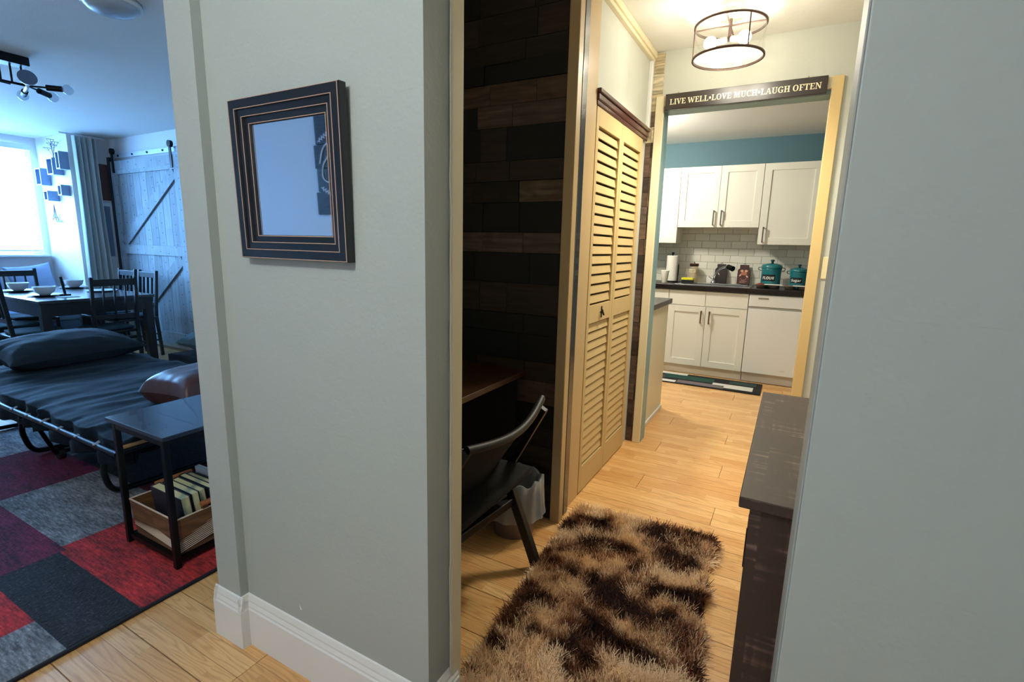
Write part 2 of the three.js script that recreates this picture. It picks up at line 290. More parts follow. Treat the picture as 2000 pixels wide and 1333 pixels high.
{ // many-armed ceiling lamp of the living room, off
  const t = thing('chandelier', 'black linear ceiling lamp with angled arms and clear globe bulbs over the cot', 'lamp', [-4.63, 0.05, -1.585]);
  part('canopy', bb(-0.06, 0.06, 2.335, 2.39, -0.02, 0.62, 0.006), blackMetal, t);
  for (let k = 0; k < 8; k++) part('rod', rod(V(0, 2.225, 0.01 + k * 0.055), V(0, 2.34, 0.01 + k * 0.055), 0.006), blackMetal, t);
  part('bar', [rod(V(0, 2.222, -0.01), V(0, 2.222, 0.6), 0.008), rod(V(-0.05, 2.222, 0.06), V(0.03, 2.232, 0.6), 0.006)], blackMetal, t);
  const O = V(0, 2.222, -0.01);
  const bulbM = P('#e8eef5', 0.08, { transmission: 0.85, thickness: 0, ior: 1.45 });
  const arm = (d, L, white) => {
    const dir = V(...d).normalize(), at = (s) => O.clone().addScaledVector(dir, s);
    const a = part('arm', rod(at(0), at(L), white ? 0.012 : 0.006), white ? M('#f2f4f6', 0.3) : blackMetal, t);
    part('socket', rod(at(L - 0.01), at(L + 0.075), 0.019, 0.019, 16), white === 2 ? M('#f2f4f6', 0.3) : blackMetal, a);
    const c = at(L + 0.105), g = new THREE.SphereGeometry(0.033, 20, 14); g.translate(c.x, c.y, c.z); part('bulb', ni(g), bulbM, a);
  };
  arm([0.14, 0.005, -0.19], 0.11); arm([-0.14, -0.02, -0.22], 0.10); arm([-0.45, -0.03, -0.10], 0.16, 1);
  { const a = part('arm', rod(O, V(0.10, 2.245, 0.02), 0.012), M('#f2f4f6', 0.3), t); part('disc_shade', rod(V(0.10, 2.245, 0.02), V(0.118, 2.25, 0.024), 0.044, 0.05, 28), M('#5d7391', 0.35), a); }
}

/* ---------- mirror wall ---------- */
{
  const t = thing('framed_mirror', 'square mirror in a stepped black frame with worn edges on the grey wall', 'mirror', [-1.087, 1.243, -0.838]);
  const w = 0.388, h = 0.388; // leaning forward a little at the top
  t.rotation.x = 1.5 * R;
  const up = (g) => { g.translate(0, h / 2, 0); return g; };
  part('frame', [up(ring(w, h, [[0, -0.023], [0, -0.004], [0.003, 0], [0.022, 0], [0.025, -0.005], [0.040, -0.006], [0.043, -0.012], [0.056, -0.014], [0.060, -0.018], [0.060, -0.022]])), bb(-w / 2 + 0.004, w / 2 - 0.004, 0.004, h - 0.004, -0.0235, -0.0225)], P('#090c12', 0.3, { clearcoat: 0.4, clearcoatRoughness: 0.3 }), t);
  const worn = M('#b59a8c', 0.6);
  for (const [o, z] of [[0.001, 0.0004], [0.0225, 0.0004], [0.0405, -0.0052], [0.0565, -0.0132]]) part('worn_edge', up(ring(w - 0.0002, h - 0.0002, [[o, z - 0.0006], [o + 0.0006, z + 0.0007], [o + 0.0018, z + 0.0007], [o + 0.0022, z - 0.0006]])), worn, t);
  part('mirror_glass', bb(-w / 2 + 0.058, w / 2 - 0.058, 0.058, h - 0.058, -0.0222, -0.0195), M('#eef1f6', 0.02, { metalness: 1 }), t);
}
{ // sign on the wall behind, seen in the mirror
  const t = thing('plank_sign', 'dark plank sign with white script and leaf sprigs reflected in the mirror', 'sign', [-3.46, 1.40, 1.6]);
  const mats = ['#3d444a', '#474f55', '#394046', '#41494f'].map((c) => M(c, 0.6, { map: plankTex }));
  const ys = [0, 0.20, 0.40, 0.60, 0.84], off = [-0.01, 0.02, 0.0, 0.03];
  for (let i = 0; i < 4; i++) part('sign_plank', bb(-0.37 + off[i], 0.37 + off[i], ys[i] + 0.002, ys[i + 1] - 0.002, -0.024 - 0.002 * (i % 2), -0.001, 0.002), mats[i], t);
  const ink = M('#dfe9f2', 0.6), z = -0.030;
  const curve = (pts, r = 0.006) => tube(pts.map(([x, y]) => V(x, y, z)), r, 60, 6);
  part('lettering', [curve([[-0.30, 0.44], [-0.25, 0.56], [-0.19, 0.60], [-0.18, 0.52], [-0.26, 0.42], [-0.27, 0.32], [-0.20, 0.28], [-0.13, 0.33]]), curve([[-0.12, 0.46], [-0.18, 0.40], [-0.12, 0.33], [-0.06, 0.40], [-0.11, 0.46], [-0.02, 0.34]]), curve([[-0.02, 0.34], [0.0, 0.46], [0.05, 0.36], [0.10, 0.46], [0.13, 0.34], [0.2, 0.45]]), curve([[0.2, 0.34], [0.23, 0.60], [0.19, 0.45], [0.26, 0.34], [0.31, 0.40]])], ink, t);
  const sprig = (x0, y0, x1, y1) => { const gs = [rod(V(x0, y0, z), V(x1, y1, z), 0.003)]; for (let i = 1; i < 9; i++) for (const s of [-1, 1]) { const f = i / 9, g = new THREE.SphereGeometry(0.014, 8, 6); g.scale(1, 0.4, 0.25); g.rotateZ(Math.atan2(y1 - y0, x1 - x0) + s * 0.8); g.translate(x0 + (x1 - x0) * f, y0 + (y1 - y0) * f + s * 0.011, z); gs.push(ni(g)); } return gs; };
  part('leaf_sprig', sprig(-0.31, 0.62, -0.05, 0.75), ink, t); part('leaf_sprig', sprig(-0.31, 0.24, -0.05, 0.11), ink, t);
  part('leaf_sprig', sprig(0.31, 0.62, 0.05, 0.75), ink, t); part('leaf_sprig', sprig(0.31, 0.24, 0.05, 0.11), ink, t);
}

/* ---------- hallway ---------- */
{ // bifold louvered doors
  const t = thing('bifold_door', 'tan louvered bifold closet door with two leaves in the hallway', 'door', [-0.876, 0.008, -2.335]);
  const leaf = (z0, z1, knob) => {
    const L = part('leaf_frame', [bb(-0.014, 0.014, 0, 1.925, z0 - 0.035, z0, 0.003), bb(-0.014, 0.014, 0, 1.925, z1, z1 + 0.035, 0.003), bb(-0.0135, 0.0135, 0, 0.14, z1 + 0.035, z0 - 0.035), bb(-0.0135, 0.0135, 0.905, 0.995, z1 + 0.035, z0 - 0.035), bb(-0.0135, 0.0135, 1.845, 1.925, z1 + 0.035, z0 - 0.035)], bifoldPaint, t);
    const slat = metreUV(ni(new RoundedBoxGeometry(0.006, 0.041, z0 - z1 - 0.072, 1, 0.0025)));
    slat.rotateZ(11 * R);
    const row = (y0, y1, n) => { for (let i = 0; i < n; i++) { const m = new THREE.Mesh(slat, bifoldPaint); m.name = 'louver_slat'; m.castShadow = m.receiveShadow = true; m.position.set(0, y0 + (i + 0.5) * (y1 - y0) / n, (z0 + z1) / 2); L.add(m); } };
    row(0.145, 0.90, 16); row(1.0, 1.84, 17);
    if (knob) part('knob', [rod(V(0.013, 0.95, z0 - 0.20), V(0.030, 0.95, z0 - 0.20), 0.004), rod(V(0.028, 0.935, z0 - 0.215), V(0.028, 0.965, z0 - 0.185), 0.005), bb(0.0135, 0.017, 0.92, 0.98, z0 - 0.222, z0 - 0.210)], blackMetal, L);
  };
  leaf(-0.004, -0.398, true); leaf(-0.402, -0.808, false);
}
{ // sign over the kitchen doorway
  const tex = canvasTex(2048, 224, (c, w, h) => {
    c.fillStyle = '#2c2320'; c.fillRect(0, 0, w, h); c.fillStyle = '#efe2bf'; c.textBaseline = 'middle'; c.font = 'bold 108px serif';
    const s = 'LIVE WELL\u2022LOVE MUCH\u2022LAUGH OFTEN', m = c.measureText(s).width; c.save(); c.translate(60, h / 2 + 6); c.scale((w - 120) / m, 1.05); c.fillText(s, 0, 0); c.restore();
  });
  const t = thing('word_sign', 'long dark sign reading LIVE WELL LOVE MUCH LAUGH OFTEN above the kitchen doorway', 'sign', [-0.355, 2.102, -3.212]);
  part('board', bb(-0.41, 0.41, 0, 0.088, -0.022, -0.001, 0.002), P('#2c2320', 0.28), t);
  const f = new THREE.PlaneGeometry(0.816, 0.084); f.translate(0, 0.044, 0.0002); part('lettering', ni(f), P('#ffffff', 0.34, { map: tex, clearcoat: 0.6, clearcoatRoughness: 0.22 }), t);
  for (const x of [-0.34, 0.32]) part('hanger', rod(V(x, 0.084, -0.012), V(x, 0.098, -0.014), 0.003), M('#b09a6c', 0.4), t);
}
{ const t = thing('light_switch', 'ivory toggle light switch plate beside the kitchen doorway', 'switch', [0.176, 1.152, -3.255]);
  part('plate', bb(-0.036, 0.036, 0, 0.118, 0, 0.006, 0.003), P('#e6d9ae', 0.35), t); part('toggle', bb(-0.005, 0.005, 0.05, 0.07, 0.005, 0.017, 0.002), P('#d8c792', 0.35), t);
  for (const y of [0.028, 0.09]) part('screw', cyl(0.003, 0.003, 0.002, 0, 0, 0).rotateX(Math.PI / 2).translate(0, y, 0.006), M('#a39468', 0.4), t); }
{ // sideboard
  const t = thing('sideboard', 'dark brushed wood sideboard along the hallway right wall', 'sideboard', [0, 0, 0]);
  part('top', bb(-0.043, 0.352, 0.776, 0.80, -1.955, -1.058, 0.003), brushed, t);
  part('end_panel', bb(-0.022, 0.345, 0.02, 0.776, -1.098, -1.078, 0.002), brushed, t);
  part('end_panel', bb(-0.022, 0.345, 0.02, 0.776, -1.94, -1.92, 0.002), brushed, t);
  part('back_panel', bb(0.335, 0.345, 0.05, 0.776, -1.92, -1.098), brushed, t);
  part('bottom_shelf', bb(-0.015, 0.335, 0.06, 0.08, -1.92, -1.098), brushed, t);
  for (let k = 0; k < 2; k++) { const d = part('door', bb(-0.020, -0.004, 0.085, 0.77, -1.505 - k * 0.412, -1.102 - k * 0.412, 0.002), brushed, t); part('handle', rod(V(-0.028, 0.40, -1.47 - k * 0.085), V(-0.028, 0.52, -1.47 - k * 0.085), 0.005), blackMetal, d); }
}
{ // shag runner
  const t = thing('shag_rug', 'brown and cream shaggy fur rug on the hallway floor', 'rug', [-0.435, 0, -1.47], 3.6 * R);
  part('backing', bb(-0.308, 0.308, 0.001, 0.012, -0.74, 0.74, 0.005), M('#4a3122', 0.95), t);
  const blade = [], N = 6;
  for (let b = 0; b < N; b++) {
    const a = b / N * 6.283 + rr(-0.4, 0.4), L = rr(0.035, 0.05), lean = rr(0.3, 0.85), w = 0.0021, ca = Math.cos(a), sa = Math.sin(a), bx = rr(-0.004, 0.004), bz = rr(-0.004, 0.004);
    const pt = (s, side) => { const out = lean * L * s * s + 0.004 * s, ww = w * (1 - 0.75 * s) * side; return [bx + ca * out - sa * ww, L * s * (1 - 0.25 * lean * s), bz + sa * out + ca * ww]; };
    for (let i = 0; i < 2; i++) { const s0 = i / 2, s1 = (i + 1) / 2, A = pt(s0, -1), B = pt(s0, 1), C = pt(s1, 1), D = pt(s1, -1); blade.push(...A, ...B, ...C, ...A, ...C, ...D); }
  }
  const g = new THREE.BufferGeometry(); g.setAttribute('position', new THREE.BufferAttribute(new Float32Array(blade), 3)); g.computeVertexNormals();
  const n = 34000, im = new THREE.InstancedMesh(g, M('#ffffff', 0.75), n); im.name = 'pile'; im.userData.kind = 'stuff'; im.castShadow = im.receiveShadow = true;
  const m = new THREE.Matrix4(), q = new THREE.Quaternion(), c = new THREE.Color(), ax = V(0, 0, 0);
  for (let i = 0; i < n; i++) {
    const x = rr(-0.306, 0.306), z = rr(-0.738, 0.738), f = fbm(x * 8 + 3.1 + 0.5 * fbm(x * 6, z * 6, 55, 2), z * 12 + 8.7 + 1.2 * fbm(x * 5 + 9, z * 5, 57, 2), 5, 3), f2 = fbm(x * 34 + 1, z * 34, 15, 2), ang = fbm(x * 4.5, z * 4.5, 25, 2) * 12.6;
    ax.set(Math.cos(ang), 0, Math.sin(ang)); q.setFromAxisAngle(ax, rr(0.35, 0.95)).multiply(new THREE.Quaternion().setFromAxisAngle(V(0, 1, 0), rnd() * 6.283));
    const s = rr(0.75, 1.25); m.compose(V(x, 0.008, z), q, V(s, s, s)); im.setMatrixAt(i, m);
    const k = clamp((f * 0.66 + f2 * 0.34 - 0.39) * 6.4 + rr(-0.16, 0.16)); const col = k < 0.5 ? mix([48, 22, 13], [142, 86, 52], k * 2) : mix([142, 86, 52], [252, 224, 186], (k - 0.5) * 2);
    c.setRGB(col[0] / 255, col[1] / 255, col[2] / 255, THREE.SRGBColorSpace); im.setColorAt(i, c);
  }
  t.add(im);
}
{ // desk shelf in the closet
  const t = thing('closet_desk', 'brown wooden desk top fitted inside the dark closet', 'desk', [0, 0, 0]);
  part('desk_top', bb(-1.436, -1.03, 0.70, 0.725, -2.036, -0.99, 0.003), M('#4a2c17', 0.35, { map: plankTex }), t);
  part('cleat', bb(-1.436, -1.415, 0.66, 0.70, -2.036, -0.99), M('#2a1c13', 0.6), t);
  part('side_panel', bb(-1.40, -1.08, 0.0, 0.70, -1.02, -1.0), M('#14100d', 0.6), t); part('side_panel', bb(-1.40, -1.08, 0.0, 0.70, -2.036, -2.016), M('#14100d', 0.6), t);
}
{ // black chair at the closet desk
  const t = thing('desk_chair', 'black chair with a curved back rail at the closet desk', 'chair', [0, 0, 0]);
  const bl = M('#0a0a0b', 0.45);
  part('seat', soft(0.40, 0.045, 0.50, 14, 3, 14, (p) => { p.y *= 1 - 0.4 * (Math.abs(p.x) / 0.2) ** 4; p.y -= 0.012 * (1 - (p.x / 0.2) ** 2); }).translate(-1.0, 0.435, -1.40), cloth('#0a0a0b'), t);
  for (const z of [-1.665, -1.12]) {
    const f = z < -1.4 ? 0 : -0.05;
    part('leg', bar(V(-0.94 + f, 0.42, z), V(-0.772 + f, 0.004, z - 0.005), 0.036, 0.034, V(0, 0, 1)), bl, t);
    part('leg', bar(V(-0.93 + f, 0.40, z), V(-1.16 + f, 0.004, z), 0.034, 0.034, V(0, 0, 1)), bl, t);
    part('back_post', bar(V(-0.92 + f * 0.5, 0.40, z), V(-0.75 + f * 0.4, 0.70, z < -1.4 ? -1.63 : -1.15), 0.03, 0.024, V(0, 0, 1)), bl, t);
  }
  part('stretcher', bar(V(-0.895, 0.275, -1.66), V(-0.945, 0.275, -1.12), 0.034, 0.034), bl, t);
  const arc = Array.from({ length: 13 }, (_, i) => { const s = i / 12; return V(-0.765 + 0.035 * Math.sin(s * Math.PI), 0.705 - 0.03 * Math.sin(s * Math.PI) + 0.03 * s, -1.14 - s * 0.50); });
  part('back_rail', tube(arc, 0.014, 48, 10), M('#131316', 0.5), t);
  const panel = new THREE.PlaneGeometry(1, 1, 24, 8); { const p = panel.attributes.position; for (let i = 0; i < p.count; i++) { const s = p.getX(i) + 0.5, v = p.getY(i) + 0.5; p.setXYZ(i, -0.770 + 0.035 * Math.sin(s * Math.PI) - 0.17 * (1 - v), 0.44 + (0.255 - 0.03 * Math.sin(s * Math.PI) + 0.03 * s) * v, -1.15 - s * 0.48); } panel.computeVertexNormals(); }
  const back2 = panel.clone(); back2.translate(-0.006, 0, 0);
  part('backrest', [ni(panel), ni(back2)], cloth('#09090a'), t);
}
{ // waste bin with bag
  const t = thing('waste_bin', 'small waste bin lined with a clear plastic bag in the closet', 'bin', [-1.0, 0.0, -1.885]);
  part('bin', lathe([[0, 0.004], [0.085, 0.004], [0.092, 0.0], [0.115, 0.235], [0.119, 0.24], [0.112, 0.24], [0.088, 0.01], [0, 0.008]], 40), M('#7a6a62', 0.5), t);
  const prof = [[0.02, 0.05], [0.075, 0.03], [0.09, 0.08], [0.107, 0.22], [0.112, 0.262], [0.124, 0.262], [0.126, 0.21], [0.132, 0.13], [0.138, 0.10]];
  const g = new THREE.LatheGeometry(prof.map(([a, b]) => new THREE.Vector2(a, b)), 72), p = g.attributes.position;
  for (let i = 0; i < p.count; i++) { const x = p.getX(i), y = p.getY(i), z = p.getZ(i), a = Math.atan2(z, x), k = 1 + 0.06 * (fbm(Math.cos(a) * 3 + 5, Math.sin(a) * 3 + y * 14, 9) - 0.5) + 0.03 * Math.sin(a * 14 + y * 9) * (y > 0.1 ? 1 : 0.3); const out = Math.hypot(x, z) > 0.115 ? 0.004 : 0; p.setXYZ(i, x * k + Math.cos(a) * out, y + 0.012 * Math.sin(a * 9) * (y > 0.2 ? 1 : 0.2), z * k + Math.sin(a) * out); }
  g.computeVertexNormals();
  part('bag_liner', ni(g), P('#dfe6ea', 0.22, { transmission: 0.7, thickness: 0, ior: 1.4, clearcoat: 0.6, clearcoatRoughness: 0.15 }), t);
}

/* ---------- kitchen ---------- */
const FZ = -5.42; // front of the base cabinets
// shaker door in the xy plane, lower left corner at x, y; front at z
function shaker(x0, x1, y0, y1, z, rail = 0.065) {
  return [bb(x0, x0 + rail, y0, y1, z - 0.019, z, 0.0015), bb(x1 - rail, x1, y0, y1, z - 0.019, z, 0.0015), bb(x0 + rail, x1 - rail, y0, y0 + rail, z - 0.019, z, 0.0015), bb(x0 + rail, x1 - rail, y1 - rail, y1, z - 0.019, z, 0.0015), bb(x0 + rail - 0.003, x1 - rail + 0.003, y0 + rail - 0.003, y1 - rail + 0.003, z - 0.018, z - 0.009)];
}
const pull = (x, y0, y1, z) => [bar(V(x, y0, z + 0.028), V(x, y1, z + 0.028), 0.012, 0.010, V(0, 0, 1)), bar(V(x, y0 + 0.005, z), V(x, y0 + 0.005, z + 0.028), 0.012, 0.008), bar(V(x, y1 - 0.005, z), V(x, y1 - 0.005, z + 0.028), 0.012, 0.008)];
function upper(label, x0, x1, y0, y1, doors) { // doors: [x0, x1, handleX]
  const t = thing('upper_cabinet', label, 'cabinet', [0, 0, 0], 0, 'upper kitchen cabinets'); const z = -5.645;
  part('body', bb(x0, x1, y0, y1, -5.978, z - 0.021), cabinetWhite, t);
  for (const [a, b, hx] of doors) { const d = part('door', shaker(a + 0.0015, b - 0.0015, y0 + 0.001, y1 - 0.001, z), cabinetWhite, t); if (hx !== null) part('handle', pull(hx, y0 + 0.02, y0 + 0.17, z), handleMetal, d); }
}
upper('tall white wall cabinet at the far left above the paper towels', -1.56, -1.12, 1.362, 2.135, [[-1.56, -1.12, -1.50]]);
upper('short white two-door wall cabinet above the sink', -1.118, -0.337, 1.527, 2.135, [[-1.118, -0.7285, -0.765], [-0.7285, -0.337, -0.692]]);
upper('tall white wall cabinet above the teal canisters', -0.335, 0.16, 1.362, 2.135, [[-0.335, 0.16, -0.292]]);
{ const t = thing('sink_cabinet', 'white sink base cabinet with two drawer fronts and two doors', 'cabinet', [0, 0, 0], 0, 'base kitchen cabinets');
  part('body', [bb(-1.10, -0.34, 0.10, 0.70, -5.97, FZ - 0.021), bb(-1.10, -0.34, 0.70, 0.888, FZ - 0.045, FZ - 0.021), bb(-1.10, -1.085, 0.70, 0.888, -5.97, FZ - 0.045), bb(-0.355, -0.34, 0.70, 0.888, -5.97, FZ - 0.045)], cabinetWhite, t); part('kick_board', bb(-1.10, -0.34, 0.002, 0.10, -5.50, FZ - 0.06), cabinetWhite, t);
  part('drawer_front', bb(-1.098, -0.738, 0.732, 0.882, FZ - 0.019, FZ, 0.0015), cabinetWhite, t); part('drawer_front', bb(-0.734, -0.342, 0.732, 0.882, FZ - 0.019, FZ, 0.0015), cabinetWhite, t);
  for (const [a, b, h] of [[-1.098, -0.727, -0.765], [-0.723, -0.342, -0.685]]) { const d = part('door', shaker(a, b, 0.102, 0.727, FZ), cabinetWhite, t); part('handle', pull(h, 0.555, 0.685, FZ), bronze, d); } }
{ const t = thing('base_cabinet', 'white base cabinet left of the sink with a small drawer', 'cabinet', [0, 0, 0], 0, 'base kitchen cabinets');
  part('body', bb(-1.60, -1.102, 0.10, 0.888, -5.97, FZ - 0.021), cabinetWhite, t); part('kick_board', bb(-1.60, -1.102, 0.002, 0.10, -5.50, FZ - 0.06), cabinetWhite, t);
  const d = part('drawer_front', bb(-1.598, -1.104, 0.732, 0.882, FZ - 0.019, FZ, 0.0015), cabinetWhite, t); part('knob', rod(V(-1.30, 0.81, FZ), V(-1.30, 0.81, FZ + 0.02), 0.01), handleMetal, d); part('door', shaker(-1.598, -1.104, 0.102, 0.727, FZ), cabinetWhite, t); }
{ const t = thing('dishwasher', 'white built-in dishwasher right of the sink cabinet', 'dishwasher', [0, 0, 0]); const w = P('#e9e9e6', 0.3);
  part('body', bb(-0.336, 0.262, 0.10, 0.886, -5.97, FZ - 0.02), w, t); part('door_panel', bb(-0.334, 0.260, 0.105, 0.745, FZ - 0.02, FZ + 0.008, 0.004), w, t);
  const c = part('control_panel', bb(-0.334, 0.260, 0.765, 0.880, FZ - 0.02, FZ + 0.012, 0.006), w, t); part('handle_lip', bb(-0.334, 0.260, 0.748, 0.762, FZ - 0.02, FZ + 0.004, 0.004), M('#b9b9b4', 0.4), c); part('latch', bb(-0.255, -0.165, 0.842, 0.856, FZ + 0.0115, FZ + 0.016, 0.002), M('#8e8c7e', 0.4), c);
  part('kick_plate', bb(-0.334, 0.260, 0.004, 0.10, -5.50, FZ - 0.05), P('#d6d5d0', 0.4), t);
  const bt = canvasTex(128, 48, (x, w2, h) => { x.fillStyle = '#e9e9e6'; x.fillRect(0, 0, w2, h); x.strokeStyle = '#a9aaa8'; x.lineWidth = 3; x.beginPath(); x.ellipse(64, 20, 44, 13, -0.1, 0, 7); x.stroke(); x.fillStyle = '#a9aaa8'; x.font = '18px sans-serif'; x.textAlign = 'center'; x.fillText('\u2014\u2014\u2014', 64, 27); });
  const f = new THREE.PlaneGeometry(0.06, 0.022); f.translate(0.02, 0.155, FZ + 0.0086); part('badge', ni(f), M('#ffffff', 0.4, { map: bt }), t); }
const counterMat = P('#2a1d1c', 0.32, { map: rubbedTex.clone(), clearcoat: 0.2 }); counterMat.map.needsUpdate = true;
const CY = 0.938;
single('worktop', [bb(-2.35, -1.045, 0.89, CY, -5.975, -5.395, 0.004), bb(-0.365, 0.62, 0.89, CY, -5.975, -5.395, 0.004), bb(-1.045, -0.365, 0.89, CY, -5.975, -5.905), bb(-1.045, -0.365, 0.89, CY, -5.470, -5.395, 0.004)], M('#4a3a38', 0.35, { map: rubbedTex }), 'dark brown laminate kitchen worktop along the back wall', 'worktop');
{ const t = thing('kitchen_sink', 'stainless steel drop-in sink in the dark worktop', 'sink', [0, 0, 0]);
  part('rim', [bb(-1.065, -1.02, CY, CY + 0.006, -5.93, -5.45, 0.002), bb(-0.39, -0.345, CY, CY + 0.006, -5.93, -5.45, 0.002), bb(-1.02, -0.39, CY, CY + 0.006, -5.93, -5.83, 0.002), bb(-1.02, -0.39, CY, CY + 0.006, -5.485, -5.45, 0.002)], steel, t);
  part('basin', [bb(-1.02, -1.012, 0.74, CY + 0.002, -5.83, -5.485), bb(-0.398, -0.39, 0.74, CY + 0.002, -5.83, -5.485), bb(-1.012, -0.398, 0.74, CY + 0.002, -5.83, -5.822), bb(-1.012, -0.398, 0.74, CY + 0.002, -5.493, -5.485), bb(-1.012, -0.398, 0.735, 0.743, -5.83, -5.485)], steel, t);
  part('drain', cyl(0.04, 0.04, 0.004, -0.7, 0.743, -5.66), M('#77787a', 0.3, { metalness: 1 }), t); }
{ const t = thing('faucet', 'chrome faucet with a curved spout and dark spray head at the sink', 'faucet', [-0.735, CY + 0.006, -5.87]);
  part('base', lathe([[0, 0], [0.03, 0], [0.028, 0.012], [0.018, 0.03], [0, 0.03]], 24), steel, t);
  part('spout', tube([V(0, 0.02, 0), V(0.012, 0.08, 0.02), V(0.06, 0.15, 0.09), V(0.13, 0.185, 0.16), V(0.16, 0.185, 0.19)], 0.011, 40, 12), steel, t);
  part('spray_head', rod(V(0.15, 0.188, 0.18), V(0.205, 0.168, 0.225), 0.024, 0.028, 18), M('#2b2a29', 0.2, { metalness: 0.8 }), t);
  part('lever', rod(V(0, 0.03, 0), V(-0.05, 0.07, 0.01), 0.006), steel, t); }
{ // subway tiles of the splashback
  const backing = struct('trim_6', bb(-1.60, 0.62, CY, 1.56, -5.98, -5.972), M('#b9b6aa', 0.8));
  const mats = ['#dcd9cc', '#d6d3c6', '#e2dfd3'].map((c) => P(c, 0.22)); const g = metreUV(ni(new RoundedBoxGeometry(0.150, 0.0735, 0.006, 1, 0.002)));
  for (let r = 0; r < 8; r++) for (let c = 0; c < 15; c++) { const x = -1.59 + (r % 2) * 0.076 + c * 0.1525, y = CY + 0.039 + r * 0.076; if (x > 0.55) continue; const m = new THREE.Mesh(g, mats[Math.floor(rnd() * 3)]); m.name = 'tile'; m.position.set(x + 0.076, y, -5.970); m.rotation.set(rr(-0.006, 0.006), rr(-0.006, 0.006), 0); m.castShadow = m.receiveShadow = true; backing.add(m); }
}
// canisters
function canister(label, x, s, word) {
  const t = thing('canister', label, 'canister', [x, CY, -5.74], 0, 'teal kitchen canisters'); const teal = P('#1d6f78', 0.22, { clearcoat: 0.5 });
  part('body', lathe([[0, 0.001], [0.084 * s, 0.001], [0.088 * s, 0.006], [0.088 * s, 0.175 * s], [0.092 * s, 0.182 * s], [0.088 * s, 0.19 * s], [0, 0.19 * s]], 48), teal, t);
  const lid = part('lid', lathe([[0.093 * s, 0.19 * s], [0.095 * s, 0.205 * s], [0.088 * s, 0.222 * s], [0.045 * s, 0.236 * s], [0, 0.239 * s]], 48), teal, t);
  part('knob', lathe([[0, 0.238 * s], [0.012 * s, 0.238 * s], [0.01 * s, 0.25 * s], [0.02 * s, 0.262 * s], [0.016 * s, 0.272 * s], [0, 0.274 * s]], 24), P('#123f46', 0.3), lid);
  for (const d of [-1, 1]) part('handle', tube([V(d * 0.09 * s, 0.165 * s, 0), V(d * 0.113 * s, 0.17 * s, 0), V(d * 0.115 * s, 0.192 * s, 0), V(d * 0.092 * s, 0.196 * s, 0)], 0.004, 20, 6), P('#16525a', 0.3), t);
  const tex = canvasTex(256, 128, (c, w, h) => { c.fillStyle = '#0d0f14'; c.fillRect(0, 0, w, h); c.fillStyle = '#e9ece6'; c.font = 'bold 78px sans-serif'; c.textAlign = 'center'; c.textBaseline = 'middle'; c.save(); c.translate(w / 2, h / 2 + 4); const m = c.measureText(word).width; c.scale(Math.min(1, 226 / m), 1); c.transform(1, 0, -0.12, 1, 0, 0); c.fillText(word, 0, 0); c.restore(); });
  const g = new THREE.CylinderGeometry(0.0892 * s, 0.0892 * s, 0.062 * s, 24, 1, true, -0.72 - 0.25, 1.44); g.translate(0, 0.098 * s, 0); part('chalk_label', ni(g), M('#ffffff', 0.7, { map: tex }), t);
}
canister('larger teal canister with a black FLOUR label', -0.180, 1.02, 'FLOUR');
canister('smaller teal canister with a black SUGAR label beside the flour canister', 0.062, 0.88, 'Sugar');
